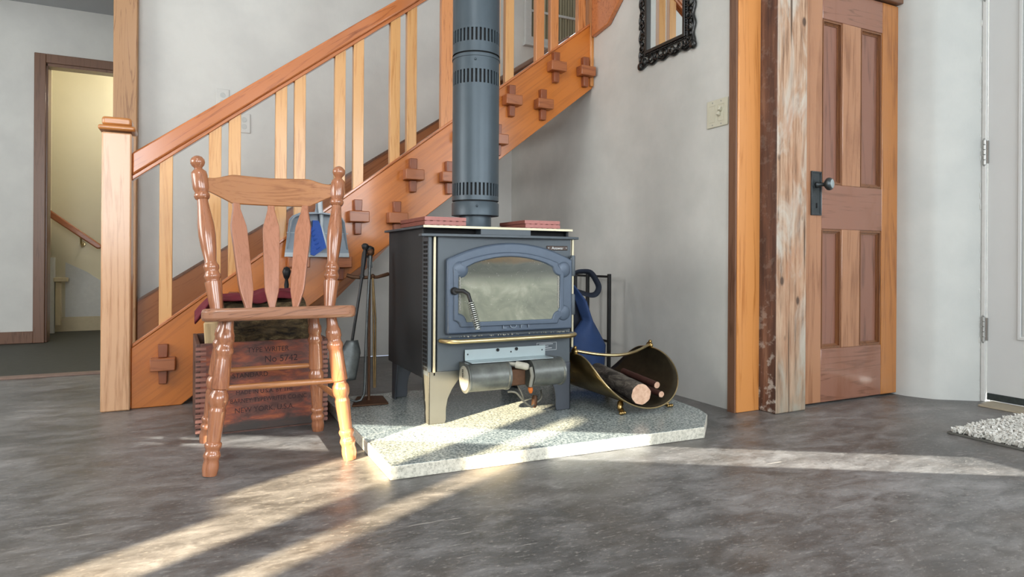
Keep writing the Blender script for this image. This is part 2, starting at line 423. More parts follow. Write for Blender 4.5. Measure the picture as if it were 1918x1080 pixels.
def thing(name, label, cat, loc=(0, 0, 0), rotz=0, group=None):
    o = D.objects.new(name, None); COL.objects.link(o); o.empty_display_size = .05
    o.location = loc; o.rotation_euler = (0, 0, rotz); o['label'] = label; o['category'] = cat
    if group: o['group'] = group
    return o
def tag(o, label, cat, group=None, kind=None):
    o['label'] = label; o['category'] = cat
    if group: o['group'] = group
    if kind: o['kind'] = kind
    return o
def struct(o): o['kind'] = 'structure'; return o
def lettering(body, size, loc, rot=(PI / 2, 0, 0), mat=None, parent=None, name='lettering', depth=.0006, sx=1.0, align='CENTER', bold=0.0):
    c = D.curves.new('t', 'FONT'); c.body = body; c.size = size; c.extrude = depth; c.align_x = align; c.offset = bold
    t = D.objects.new('t', c); COL.objects.link(t)
    dg = bpy.context.evaluated_depsgraph_get()
    me = D.meshes.new_from_object(t.evaluated_get(dg)); D.objects.remove(t); D.curves.remove(c)
    me.transform(Matrix.Translation(loc) @ Matrix.Rotation(rot[2], 4, 'Z') @ Matrix.Rotation(rot[0], 4, 'X') @ Matrix.Diagonal((sx, 1, 1, 1)))
    me.materials.clear(); me.materials.append(mat); me.name = name
    o = D.objects.new(name, me); COL.objects.link(o)
    if parent: o.parent = parent
    return o
def rect(x0, x1, z0, z1): return [(x0, z0), (x1, z0), (x1, z1), (x0, z1)]
def label_part(o, s): o['label'] = s; return o

# ================================================================== SETTING
def wall_with_holes(axis, pos, th, u0, u1, z0, z1, holes):
    """slab of wall with rectangular holes, as boxes: holes = [(ua, ub, za, zb)]"""
    mb = MB(); us = sorted({u0, u1, *[h[0] for h in holes], *[h[1] for h in holes]})
    for a, b in zip(us, us[1:]):
        hs = sorted([(h[2], h[3]) for h in holes if h[0] <= a + 1e-6 and h[1] >= b - 1e-6]); z = z0
        for za, zb in hs + [(z1, z1)]:
            if za > z + 1e-6:
                if axis == 'x': mb.box(pos, pos + th, a, b, z, za)
                else: mb.box(a, b, pos, pos + th, z, za)
            z = max(z, zb)
    return mb
CEIL = 3.2
def build_setting():
    struct(MB().box(-3.1, 3.4, -2.6, 4.06, -.1, 0).build('floor', M['concrete']))
    struct(MB().box(-3.1, 1.0, 4.06, 7.0, -.1, -.001).build('floor_hall', M['hall_floor']))
    struct(MB().box(-3.1, 3.4, -2.6, 4.2, CEIL, CEIL + .1).build('ceiling', M['ceiling_paint']))
    struct(MB().box(-3.1, 1.0, 4.2, 7.0, 2.455, 2.6).build('ceiling_hall', M['ceiling_paint']))
    struct(MB().box(-.3, 3.4, 4.08, 4.2, 0, CEIL).build('wall_back', M['plaster_light']))
    struct(MB().box(-3.0, -.3, 4.1, 4.2, 2.3, CEIL).build('wall_back_header', M['plaster_light']))
    mb = MB().box(2.0, 2.12, 1.985, 3.05, 0, CEIL); mb.box(2.0, 2.12, 3.05, 4.08, 0, 1.80)
    struct(mb.build('wall_right', M['plaster']))
    struct(MB().box(2.12, 3.3, 3.05, 4.08, 1.70, 1.884).build('floor_landing', M['skirt']))
    struct(MB().box(3.3, 3.4, 1.9, 4.2, 0, CEIL).build('wall_landing_end', M['plaster']))
    struct(MB().box(2.12, 3.3, 2.95, 3.05, 0, CEIL).build('wall_landing_front', M['plaster']))
    struct(MB().box(2.30, 3.3, 1.955, 2.05, 1.93, CEIL).build('wall_over_door', M['plaster_light']))
    struct(MB().box(2.0, 2.32, 1.90, 1.984, 2.2, CEIL).build('wall_over_post', M['plaster_light']))
    # rounded white corner beside the front door
    pts = [(3.0, 1.95), (2.962, 1.95), (2.962, 1.868), (2.975, 1.835), (2.99, 1.805), (3.0, 1.784), (3.008, 1.768), (3.02, 1.755), (3.036, 1.742), (3.07, 1.717), (3.16, 1.652), (3.3, 1.652), (3.3, 1.95)]
    struct(MB().prism(pts, 'z', 0, CEIL).build('wall_corner', M['plaster_bright'], smooth=60))
    # wall with the front door and an unseen stepped slot shaped for the reflected sun
    mb = wall_with_holes('x', 3.175, .03, -2.6, 1.652, 0, CEIL, [(.70, 1.652, 0, 2.045), (.365, .49, .36, 1.28), (.49, .545, .36, 1.185), (.545, .610, .36, 1.09)])
    struct(mb.build('wall_right_entrance', M['plaster_light']))
    # left wall: unseen slots shaped to cut the low sun into stripes
    mb = wall_with_holes('x', -3.02, .02, -2.6, 7.0, 0, CEIL, [(-.175, -.005, .72, 1.62), (-.005, .135, 1.14, 1.62), (-.412, -.322, .72, 1.62)])
    struct(mb.build('wall_left', M['plaster_light']))
    struct(MB().box(-3.1, 3.4, -2.62, -2.5, 0, CEIL).build('wall_front', M['plaster_light']))
    # windows that face the room from behind the photographer
    for k, (x, w) in enumerate(((-1.35, 1.8), (1.55, 1.8))):
        mb = MB(); mb.ring_prism(rect(x - w / 2 - .08, x + w / 2 + .08, .62, 2.48), rect(x - w / 2, x + w / 2, .7, 2.4), 'y', -2.5, -2.47)
        mb.box(x - .02, x + .02, -2.495, -2.475, .7, 2.4)
        f = struct(mb.build('window_%d' % (k + 1), M['jamb']))
        MB().box(x - w / 2, x + w / 2, -2.499, -2.49, .7, 2.4).build('pane', M['pane'], f)
    # hall
    mb = MB(); mb.box(-3.0, -1.0, 5.7, 5.8, 0, 2.455); mb.box(-1.0, -.12, 5.7, 5.8, 2.04, 2.455); mb.box(-.12, 1.0, 5.7, 5.8, 0, 2.455)
    struct(mb.build('wall_hall', M['plaster_light']))
    struct(MB().box(.9, 1.0, 4.2, 7.0, 0, 2.455).build('wall_hall_right', M['plaster_light']))
    struct(MB().box(-3.0, 1.0, 6.5, 6.6, -.1, 2.455).build('wall_stairwell', M['yellow_plaster']))
    struct(MB().box(-1.3, -1.09, 5.8, 6.5, 0, 2.455).build('wall_stairwell_left', M['yellow_plaster']))
    # doorway casing
    mb = MB(); mb.box(-1.06, -.99, 5.672, 5.70, 0, 2.10); mb.box(-.13, -.06, 5.672, 5.70, 0, 2.10); mb.box(-.99, -.13, 5.672, 5.70, 2.035, 2.10)
    mb.box(-1.0, -.978, 5.69, 5.80, 0, 2.035); mb.box(-.142, -.12, 5.69, 5.80, 0, 2.035)
    struct(mb.build('trim_1', M['dark_trim'], bevel=.004))
    struct(MB().box(-1.0, -.12, 5.69, 5.80, 2.015, 2.04).build('trim_2', M['dark_trim']))
    struct(MB().box(-3.0, -1.06, 5.682, 5.70, 0, .085).build('baseboard_hall', M['dark_trim'], bevel=.003))
    # stairwell trim: baseboard and the white raking board
    mb = MB(); mb.box(-1.09, .9, 6.482, 6.5, 0, .12)
    struct(mb.build('baseboard_stairwell', M['cream_trim']))
    struct(MB().prism([(-.99, .12), (.2, .12), (-.52, .26), (-.84, .50), (-.99, .58)], 'y', 6.486, 6.5).build('trim_3', M['white_trim']))
    struct(MB().box(-1.09, -1.045, 6.35, 6.40, 0, .62).build('trim_4', M['white_trim']))
    mb = MB(); mb.box(-1.04, -1.0, 6.36, 6.40, .06, .42); mb.box(-1.05, -.955, 6.345, 6.415, .42, .455)
    struct(mb.build('trim_5', M['cream_trim'], bevel=.006))
    struct(MB().box(-3.0, -.36, 4.03, 4.09, -.002, .012).build('threshold_hall', M['pink_strip'], bevel=.004))
    # corner post at the end of the back wall
    struct(MB().box(-.405, -.292, 4.0, 4.12, 0, CEIL).build('trim_6', M['tall_post'], bevel=.006))
    # orange board covering the end of the right wall
    struct(MB().box(1.984, 2.113, 1.942, 1.985, 0, 2.3).build('trim_7', M['jamb'], bevel=.004))
    struct(MB().box(1.975, 1.984, 1.948, 1.986, 0, 2.3).build('jamb_shade_strip', M['dark_trim']))  # dark strip stands in for the shadowed gap beside the orange board
    # strip beside the old door, lintel over it
    struct(MB().box(2.988, 3.006, 1.878, 1.905, 0, 1.845).build('trim_8', M['white_trim']))
    struct(MB().box(2.28, 3.0, 1.885, 1.96, 1.83, 1.96).build('trim_9', M['dark_trim'], bevel=.004))
    # plaster ridge and frame strip by the front door
    struct(MB().box(3.157, 3.20, 1.632, 1.6515, 0, 2.045).build('trim_10', M['white_trim'], bevel=.004))
    mb = MB()
    for k in range(46):
        z = .02 + k * .043; mb.ball((3.158 + random.uniform(-.002, .001), 1.657 + random.uniform(-.003, .003), z + random.uniform(-.01, .01)), random.uniform(.004, .008), 6, (.5, .7, 2.2))
    o = struct(mb.build('trim_11', M['plaster_bright']))
    struct(MB().prism([(3.04, 0), (3.155, 0), (3.155, .012), (3.10, .012), (3.045, .008)], 'y', .72, 1.60).build('threshold_entrance', M['sill'], bevel=.003))
build_setting()

def post_beside_door():
    t = thing('timber_post', 'worn timber post with peeling whitish paint beside the old brown door', 'post', (2.20, 1.91, 0))
    mb = MB(); x0, x1, y0, y1 = -.088, .089, -.05, .075
    mb.mi = 0
    mb.prism([(x0, y0), (x1, y0), (x1, y1), (x0 - .01, y1)], 'z', 0, 2.3)
    bm = mb.bm; bm.faces.ensure_lookup_table()
    for f in bm.faces:
        f.normal_update()
        if abs(f.normal.x) > .8 and f.calc_center_median().x < 0: f.material_index = 1
    mb.build('post_body', [M['weathered'], M['post_dark']], t, bevel=.006)
post_beside_door()

def old_door():
    t = thing('door_1', 'old brown four panel wooden door beside the worn timber post', 'door', (2.33, 1.91, 0)); t['kind'] = 'structure'
    X = lambda v: v - 2.33
    def rail(x0, x1, z0, z1, m, nm): MB().box(X(x0), X(x1), 0, .04, z0, z1).build(nm, m, t, bevel=.0025)
    rail(2.33, 2.443, .008, 1.825, M['door_v'], 'stile'); rail(2.850, 2.985, .008, 1.825, M['door_stile'], 'stile')
    rail(2.443, 2.850, .008, .24, M['door_h'], 'rail'); rail(2.443, 2.850, .765, .96, M['door_h'], 'rail'); rail(2.443, 2.850, 1.682, 1.825, M['door_h'], 'rail')
    rail(2.575, 2.698, .24, .765, M['door_v'], 'mullion'); rail(2.575, 2.698, .96, 1.682, M['door_v'], 'mullion')
    for x0, x1 in ((2.443, 2.575), (2.698, 2.850)):
        for z0, z1 in ((.24, .765), (.96, 1.682)):
            p = MB().box(X(x0), X(x1), .018, .03, z0, z1).build('panel', M['door_panel'], t)
            mb = MB(); o = rect(X(x0), X(x1), z0, z1)
            for k, (w, y) in enumerate(((.005, .005), (.010, .002), (.014, .011), (.019, .014))):
                i = rect(X(x0) + w, X(x1) - w, z0 + w, z1 - w); mb.ring_prism(o, i, 'y', y, .02); o = i
            mb.build('panel_moulding', M['door_moulding'], p)
    # escutcheon, knob, hinges
    mb = MB().box(X(2.371), X(2.434), -.004, 0, .822, 1.012); mb.ring_prism(rect(X(2.371), X(2.434), .822, 1.012), rect(X(2.378), X(2.427), .829, 1.005), 'y', -.0075, -.004)
    pl = mb.build('escutcheon_plate', M['bronze'], t, bevel=.001)
    mb = MB(); mb.ball((X(2.405), -.005, .871), .0045, 10, (1, .4, 1)); mb.box(X(2.4028), X(2.4072), -.0065, -.004, .853, .871)
    mb.build('keyhole', M['black'], pl)
    kx, kz = X(2.405), .953
    mb = MB(); mb.lathe([(0, .013), (.12, .013), (.2, .008), (.5, .008), (.55, .016), (.68, .026), (.80, .0275), (.92, .025), (.97, .018), (1, .012)], (kx, -.004, kz), (kx + .018, -.068, kz), 28)
    k = mb.build('knob', M['bronze'], t, smooth=50)
    mb = MB(); mb.lathe([(0, .019), (.6, .019), (1, .016)], (kx + .0172, -.0655, kz), (kx + .0185, -.0695, kz), 24); mb.build('knob_rosette', M['steel'], k)
    for z in (.32, 1.55):
        mb = MB().lathe([(0, .006), (.03, .010), (.97, .010), (1, .006)], (X(2.986), -.010, z - .052), (X(2.986), -.010, z + .052), 12); mb.box(X(2.970), X(2.99), -.003, .001, z - .045, z + .045)
        mb.build('hinge', M['iron'], t)
old_door()

def front_door():
    t = thing('door_2', 'white panelled front door at the right edge', 'door', (3.16, .72, 0)); t['kind'] = 'structure'
    MB().box(.008, .012, -.018, .910, .042, 2.05).build('leaf_face', M['white_paint'], t)
    MB().box(.012, .0145, -.018, .910, .042, 2.05).build('leaf', M['white_paint'], t)
    for y0, y1 in ((.46, .79), (.10, .43)):
        for z0, z1 in ((.29, 1.9),):
            mb = MB(); mb.ring_prism(rect(y0, y1, z0, z1), rect(y0 + .014, y1 - .014, z0 + .014, z1 - .014), 'x', .0, .008)
            mb.ring_prism(rect(y0 + .02, y1 - .02, z0 + .02, z1 - .02), rect(y0 + .03, y1 - .03, z0 + .03, z1 - .03), 'x', .003, .008)
            mb.build('raised_moulding', M['white_paint'], t, bevel=.0035)
    MB().box(.004, .014, .0, .908, .012, .042).build('door_sweep', M['sweep'], t, bevel=.002)
    for z in (.325, 1.115, 1.85):
        mb = MB()
        for k in range(5): mb.lathe([(0, .0062), (.06, .0078), (.94, .0078), (1, .0062)], (0, .920, z - .056 + k * .0225), (0, .920, z - .056 + (k + 1) * .0225 - .001), 12)
        mb.ball((0, .920, z + .058), .006, 8); mb.ball((0, .920, z - .058), .006, 8)
        mb.box(.0, .008, .905, .935, z - .05, z + .05)
        mb.build('hinge', M['hinge_steel'], t)
front_door()

def reflected_sun_slot():
    mb = MB(); mb.ring_prism(rect(.335, .635, .33, 1.31), rect(.362, .606, .357, 1.283), 'x', 3.150, 3.175)
    struct(mb.build('window_3', M['white_paint'], bevel=.004))  # frame added round the unseen slot that shapes the reflected sun
reflected_sun_slot()

# ================================================================== STAIRCASE
def staircase():
    t = thing('staircase', 'orange fir staircase with slim balusters and wedged tenons through its stringer', 'staircase', (-.24, 3.07, 0)); t['kind'] = 'thing'
    X = lambda v: v + .24
    top = lambda x: .262 + .7627 * (x + .24)
    bot = lambda x: 1.14 + .775 * (x - 1.415)
    y0, y1 = -.02, .02
    MB().prism([(X(-.24), 0), (X(-.056), 0), (X(2.0), bot(2.0)), (X(2.0), top(2.0) - .012), (X(-.24), top(-.24) - .012)], 'y', y0, y1).build('stringer', M['stringer'], t, bevel=.003)
    MB().prism([(X(-.235), top(-.235) - .012), (X(1.99), top(1.99) - .012), (X(1.99), top(1.99) + .002), (X(-.235), top(-.235) + .002)], 'y', y0 - .006, y1 + .006).build('stringer_cap', M['rail'], t, bevel=.002)
    # newel post
    MB().box(X(-.344), X(-.240), -.05, .052, 0, 1.125).build('newel_post', M['newel'], t, bevel=.006)
    cap = MB().box(X(-.356), X(-.226), -.063, .065, 1.132, 1.152).build('newel_cap', M['cap'], t, bevel=.008)
    MB().box(X(-.344), X(-.240), -.05, .052, 1.152, 1.188).build('cap_block', M['cap'], cap, bevel=.010)
    # handrail
    rb = lambda x: .944 + .772 * (x + .232); rt_ = lambda x: 1.056 + .752 * (x + .232)
    h = MB().prism([(X(-.24), rb(-.24) + .02), (X(2.0), rb(2.0) + .02), (X(2.0), rt_(2.0)), (X(-.24), rt_(-.24))], 'y', -.032, .026).build('handrail', M['rail'], t, bevel=.007)
    MB().prism([(X(-.24), rb(-.24)), (X(2.0), rb(2.0)), (X(2.0), rb(2.0) + .02), (X(-.24), rb(-.24) + .02)], 'y', -.024, .022).build('rail_fillet', M['rail'], h, bevel=.003)
    # balusters
    xs = [-.117, .069, .147, .339, .420, .600, .686, .863, .947, 1.133, 1.215, 1.402, 1.482, 1.665, 1.755, 1.93]
    for x in xs:
        w = .033 if abs(x - 1.133) < .01 else .0245
        red = abs(x - 1.133) < .01
        MB().prism([(X(x - w), top(x - w) - .004), (X(x + w), top(x + w) - .004), (X(x + w), rb(x + w) + .004), (X(x - w), rb(x - w) + .004)], 'y', -.018, .016).build('baluster', M['baluster_red' if red or x > 1.6 else 'baluster'], t, bevel=.002)
    MB().box(X(1.978), X(2.0), -.035, .03, 1.60, 2.9).build('end_post', M['jamb'], t, bevel=.003)
    # treads and their through tenons
    for k in range(8):
        cx, z = -.03 + .268 * k, .18 + .213 * k
        MB().box(X(cx - .15), X(min(cx + .15, 1.995)), .021, .955, z - .022, z + .022).build('tread', M['skirt'], t, bevel=.003)
        for s in (-.094, .094):
            x = X(cx + s)
            tn = MB().box(x - .047, x + .047, -.078, -.0205, z - .025, z + .027).build('tenon', M['tenon'], t, bevel=.004)
            MB().prism([(x - .017, z + .028), (x + .017, z + .028), (x + .019, z + .082), (x - .019, z + .082)], 'y', -.052, -.0205).build('wedge', M['wedge'], tn, bevel=.003)
            MB().prism([(x - .015, z - .082), (x + .015, z - .082), (x + .017, z - .026), (x - .017, z - .026)], 'y', -.050, -.0205).build('wedge', M['wedge'], tn, bevel=.003)
    # skirt board along the back wall
    sk = lambda x: .575 + .672 * x
    MB().prism([(X(-.29), 0), (X(.4), 0), (X(1.99), sk(1.99) - .32), (X(1.99), sk(1.99)), (X(-.29), sk(-.29))], 'y', .965, .992).build('wall_skirt', M['skirt'], t)
    MB().prism([(X(-.29), sk(-.29)), (X(1.99), sk(1.99)), (X(1.99), sk(1.99) + .014), (X(-.29), sk(-.29) + .014)], 'y', .96, .995).build('skirt_cap', M['dark_trim'], t)
    # brown board of the upper flight where it turns along the right wall
    MB().prism([(y - 3.07, z) for y, z in ((3.02, 1.870), (2.866, 1.892), (2.756, 1.985), (2.68, 2.05), (2.68, 2.6), (3.02, 2.6))], 'x', X(1.972), X(1.998)).build('upper_stringer', M['rail'], t, bevel=.004)
    MB().box(X(1.86), X(1.998), .021, .985, 1.845, 1.884).build('landing_nosing', M['dark_trim'], t, bevel=.012)
staircase()

def landing_window():
    mb = MB(); mb.ring_prism(rect(2.09, 2.95, 2.17, 3.05), rect(2.14, 2.90, 2.22, 3.0), 'y', 4.05, 4.08)
    mb.box(2.14, 2.90, 4.058, 4.075, 2.40, 2.418); mb.box(2.08, 2.96, 4.035, 4.08, 2.15, 2.17)
    f = struct(mb.build('window_4', M['white_trim'], bevel=.003))
    mb = MB()
    mb.grid(lambda u, v: (2.14 + .76 * u, 4.071 + .006 * math.sin(u * 110), 2.22 + .78 * v), 180, 2)
    mb.build('curtain', M['curtain'], f)
landing_window()

# ================================================================== CHAIR
LEG = [(0, 10), (.06, 11), (.085, 12), (.11, 15), (.15, 15.5), (.165, 13.5), (.185, 13.5), (.2, 16), (.22, 16.5), (.24, 14.5), (.25, 14), (.27, 14.5), (.44, 16.2), (.455, 16), (.462, 13.2), (.475, 13.2), (.49, 16.5), (.52, 17.6), (.55, 16.5), (.567, 13.6), (.58, 13.4), (.595, 15.2), (.6, 15), (.77, 12.6), (.79, 12.2), (.797, 14.4), (.81, 15.6), (.825, 14.6), (.836, 13), (.85, 13), (.86, 14.6), (.875, 15.8), (.89, 14.6), (.905, 13.2), (.93, 14.4), (.955, 14.8), (1, 12.6)]
POST = [(0, 10.5), (.05, 12), (.17, 15), (.185, 15), (.19, 12), (.20, 12), (.21, 14.5), (.225, 14.8), (.24, 12.6), (.255, 11.5), (.268, 13.6), (.285, 14), (.30, 11.5), (.315, 10.2), (.40, 13.2), (.48, 15), (.55, 14.6), (.64, 11.5), (.70, 9.6), (.71, 9.6), (.718, 12.5), (.735, 14.2), (.75, 13), (.757, 11.5), (.77, 12.6), (.785, 14.2), (.87, 14.4), (.89, 13.4), (.905, 9), (.915, 6.6), (.925, 8.2), (.935, 11), (.95, 12.8), (.967, 12.8), (.985, 9.5), (.995, 5), (1, 1)]
def chair():
    t = thing('dining_chair', 'brown wooden chair with turned legs and arrow-shaped back slats before the crate', 'chair', (.23, 2.2, 0))
    W = lambda x, y, z: Vector((x - .23, y - 2.2, z))
    S = 1 / 655
    zts = (.446, .446, .428, .428)
    feet = [((.036, 2.022), (.085, 2.055)), ((.430, 2.003), (.378, 2.050)), ((.397, 2.388), (.372, 2.33)), ((.030, 2.396), (.085, 2.335))]
    for (f, c), zt in zip(feet, zts):
        MB().lathe([(a, r * S) for a, r in LEG], W(c[0], c[1], zt), W(f[0], f[1], 0), 24).build('leg', M['chair'], t, smooth=50)
    at = lambda i, z: Vector((feet[i][0][0] + (feet[i][1][0] - feet[i][0][0]) * z / zts[i], feet[i][0][1] + (feet[i][1][1] - feet[i][0][1]) * z / zts[i], z))
    def stretcher(a, b, za, zb):
        p, q = at(a, za), at(b, zb)
        MB().lathe([(0, .007), (.1, .0085), (.5, .0105), (.9, .0085), (1, .007)], W(*p), W(*q), 14).build('stretcher', M['chair_x'], t, smooth=60)
    stretcher(0, 1, .243, .243); stretcher(3, 2, .243, .243); stretcher(0, 3, .18, .18); stretcher(1, 2, .18, .18)
    # seat, sloping down to the back
    pts = []
    def arc(cx, cy, r, a0, a1, n=7):
        for k in range(n + 1):
            a = math.radians(a0 + (a1 - a0) * k / n); pts.append((cx + r * math.cos(a) - .23, cy + r * math.sin(a) - 2.2))
    arc(.052, 2.024, .04, 180, 270); arc(.408, 2.024, .04, 270, 360); arc(.410, 2.39, .05, 0, 90); arc(.082, 2.39, .05, 90, 180)
    tilt = Matrix(((1, 0, 0, 0), (0, 1, 0, 0), (0, -.072, 1, -.0145), (0, 0, 0, 1)))
    MB().prism(pts, 'z', .441, .478, mat=tilt).build('seat', M['seat'], t, bevel=.010)
    # back posts
    Lb, Lt, Rb, Rt = W(.063, 2.395, .440), W(-.002, 2.49, .978), W(.436, 2.395, .440), W(.487, 2.49, .975)
    for b, p in ((Lb, Lt), (Rb, Rt)):
        MB().lathe([(a, r / 548) for a, r in POST], b, p, 24).build('back_post', M['chair'], t, smooth=50)
    # crest rail between the posts, bowed away from the viewer
    def top(u):
        a = abs(u)
        return .902 if a > .85 else (.902 + .018 * (.5 + .5 * math.cos(PI * (a - .5) / .35)) if a > .5 else .920 - .004 * (.5 - a) / .5)
    def bot(u):
        a = abs(u)
        return .857 if a > .96 else (.857 - .043 * ((.96 - a) / .38) ** 1.15 if a > .58 else .814 - .002 * (.58 - a))
    N = 48; mb = MB(); rows = []
    for i in range(N + 1):
        u = -1 + 2 * i / N
        r = []
        for z, dy in ((bot(u), -.009), (top(u), -.008), (top(u), .009), (bot(u), .010)):
            f = (z - .440) / (.976 - .440)
            a = Lb.lerp(Lt, f); b = Rb.lerp(Rt, f); p = a.lerp(b, (u + 1) / 2)
            r.append(mb.bm.verts.new((p.x, p.y + dy + .035 * (1 - u * u), z)))
        rows.append(r)
    for a, b in zip(rows, rows[1:]):
        for k in range(4): mb._face([a[k], a[(k + 1) % 4], b[(k + 1) % 4], b[k]])
    mb._face(rows[0]); mb._face(rows[-1][::-1])
    mb.build('crest_rail', M['chair_x'], t, smooth=40, bevel=.004)
    # arrow shaped slats, the outer two turned inwards
    for xt, yt, xb, yb, rot in ((.1235, 2.482, .163, 2.398, .42), (.243, 2.497, .240, 2.408, 0), (.362, 2.482, .318, 2.398, -.42)):
        out = [(0, .0115), (.05, .012), (.21, .0270), (.27, .0285), (.76, .0250), (.82, .0235), (.97, .0105), (1.0, .0095)]
        mb = MB(); rr = []
        for f, w in out:
            z = .818 - f * (.818 - .437); x = xt + (xb - xt) * f; y = yt + (yb - yt) * f
            c, q = math.cos(rot), math.sin(rot)
            P = lambda a, d: W(x + a * c - d * q, y + a * q + d * c, z)
            rr.append([mb.bm.verts.new(P(-w, -.007)), mb.bm.verts.new(P(w, -.007)), mb.bm.verts.new(P(w, .008)), mb.bm.verts.new(P(-w, .008))])
        for a, b in zip(rr, rr[1:]):
            for k in range(4): mb._face([a[k], a[(k + 1) % 4], b[(k + 1) % 4], b[k]])
        mb._face(rr[0]); mb._face(rr[-1])
        mb.build('slat', M['splat'], t, smooth=30, bevel=.0025)
chair()

# ================================================================== CRATE AND ITS LOAD
def crate():
    t = thing('wooden_crate', 'worn red wooden crate with faded stencilled lettering behind the chair', 'crate', (.22, 2.65, 0), .03)
    W = lambda x, y: (x - .22, y - 2.65)
    x0, x1 = -.006 - .22, .442 - .22; y0, y1 = 2.48 - 2.65, 2.84 - 2.65
    H = .322
    MB().box(x0 + .014, x1 - .014, y0, y0 + .014, .006, H).build('front_panel', M['crate'], t, bevel=.002)
    MB().box(x0 + .014, x1 - .014, y1 - .014, y1, .006, H).build('back_panel', M['crate_dark'], t, bevel=.002)
    for a, b in ((x0, x0 + .0138), (x1 - .0138, x1)): MB().box(a, b, y0 + .002, y1, .006, H).build('end_panel', M['crate_dark'], t, bevel=.002)
    MB().box(x0 + .014, x1 - .014, y0 + .014, y1 - .014, .012, .026).build('bottom_board', M['crate_dark'], t)
    for y in (y0 + .004, y1 - .05): MB().box(x0 + .03, x1 - .03, y, y + .04, 0, .012).build('base_cleat', M['crate_dark'], t)
    # finger joints at the two front corners
    for xa, xb in ((x0 - .001, x0 + .032), (x1 - .020, x1 + .001)):
        mb = MB(); n = 17
        for k in range(n):
            z = .012 + k * (H - .016) / n; mb.box(xa, xb, y0 - .0018, y0 + .001, z, z + (H - .016) / n * .62)
        mb.build('finger_joints', M['crate_joint'], t, smooth=0)
    MB().prism([(y0 + .10, .25), (y0 + .115, .24), (y0 + .115, .215), (y0 + .10, .205)], 'x', x0 - .001, x0 + .003).build('hand_hole', M['black'], t)
    yy = y0 - .0006; k = -.0
    for txt, size, x, z, sx in (('TYPE WRITER', .026, .01, .283, .9), ('No 5742', .034, .055, .245, .95), ('STANDARD', .024, -.05, .195, .95),
                            ('MADE IN U.S.A. BY THE', .020, -.0, .135, .95), ('BARNEY TYPEWRITER CO.INC', .022, .015, .105, .88), ('NEW YORK, U.S.A.', .026, -.0, .070, .95)):
        lettering(txt, size, (x, yy, z), (PI / 2, 0, 0), M['ink'], t, 'stencil_lettering', .0004, sx)
crate()

def rough_log(mb, p0, p1, r, segs=26, rings=16, amp=.12, seed=0, sq=(1, 1), endmi=1):
    p0, p1 = Vector(p0), Vector(p1); d = (p1 - p0); t = d.normalized()
    s = t.cross(Vector((0, 0, 1))).normalized(); u = s.cross(t); R = []
    for i in range(rings + 1):
        c = p0 + d * i / rings; row = []
        for k in range(segs):
            a = 2 * PI * k / segs
            n = noise.noise(Vector((math.cos(a) * 2.2 + seed, math.sin(a) * 2.2, i * .45 + seed))) + .5 * noise.noise(Vector((math.cos(a) * 6 + seed, math.sin(a) * 6, i * 1.1)))
            rr = r * (1 + amp * n)
            row.append(mb.bm.verts.new(c + s * math.cos(a) * rr * sq[0] + u * math.sin(a) * rr * sq[1]))
        R.append(row)
    for a, b in zip(R, R[1:]):
        for k in range(segs): mb._face([a[k], a[(k + 1) % segs], b[(k + 1) % segs], b[k]], 0)
    mb._face(R[0][::-1], endmi); mb._face(R[-1], endmi)

def crate_load():
    mb = MB(); rough_log(mb, (.100, 2.70, .335), (.392, 2.70, .352), .112, amp=.14, seed=3, sq=(1, 1.05))
    tag(mb.build('bark_log', [M['bark'], M['cut']], smooth=60), 'thick mossy bark log lying in the red crate under the cloth', 'log')
    mb = MB(); rough_log(mb, (.135, 2.60, .115), (.40, 2.61, .117), .070, amp=.15, seed=9)
    tag(mb.build('bark_log', [M['bark'], M['cut']], smooth=60), 'lower bark log in the red crate beneath the mossy one', 'log')
    mt = Matrix.Translation((.066, 2.55, .028)) @ Matrix.Rotation(-.06, 4, 'Y')
    mb = MB(); mb.prism([(-.022, -.035), (.026, -.04), (.03, .03), (-.016, .04)], 'z', 0, .365, mat=mt)
    tag(mb.build('split_log', M['split'], bevel=.004), 'pale split log standing at the left end of the red crate', 'log')
    # cloth over the log
    mb = MB()
    def f(u, v):
        x = -.005 + .365 * u; th = -.62 + 1.5 * v
        r = .138 + .006 * math.sin(u * 9 + v * 3) + .008 * noise.noise(Vector((u * 7, v * 4, 2)))
        y = 2.70 + r * math.sin(th) * (1.0 + .08 * math.sin(u * 13)); z = .338 + .022 * u + r * math.cos(th) + .018 * noise.noise(Vector((u * 4, v * 2, 5))) + .004 * math.sin(v * 26 + u * 6)
        if u < .16: z -= (.16 - u) * .42
        if v < .25: y += (.25 - v) * .03 * math.sin(u * 20)
        return (x, y, z)
    mb.grid(f, 46, 26)
    tag(mb.build('red_cloth', M['red_cloth'], smooth=80, solid=.005), 'dark red cloth draped over the log in the crate', 'cloth')
    # hearth brush standing in the crate
    t = thing('hearth_brush', 'dark knobbed hearth brush handle standing behind the logs in the crate', 'brush', (.335, 2.80, .026))
    MB().lathe([(0, .012), (.1, .006), (.72, .006), (.76, .011), (.80, .007), (.86, .010), (.9, .006), (.92, .012), (.96, .0175), (.99, .012), (1, .002)], (0, 0, .02), (.0, .0, .562), 16).build('handle', M['iron'], t, smooth=60)
    mb = MB().lathe([(0, .022), (.3, .026), (.8, .016), (1, .010)], (0, 0, 0), (0, 0, .11), 16); mb.build('bristles', M['black'], t)
crate_load()

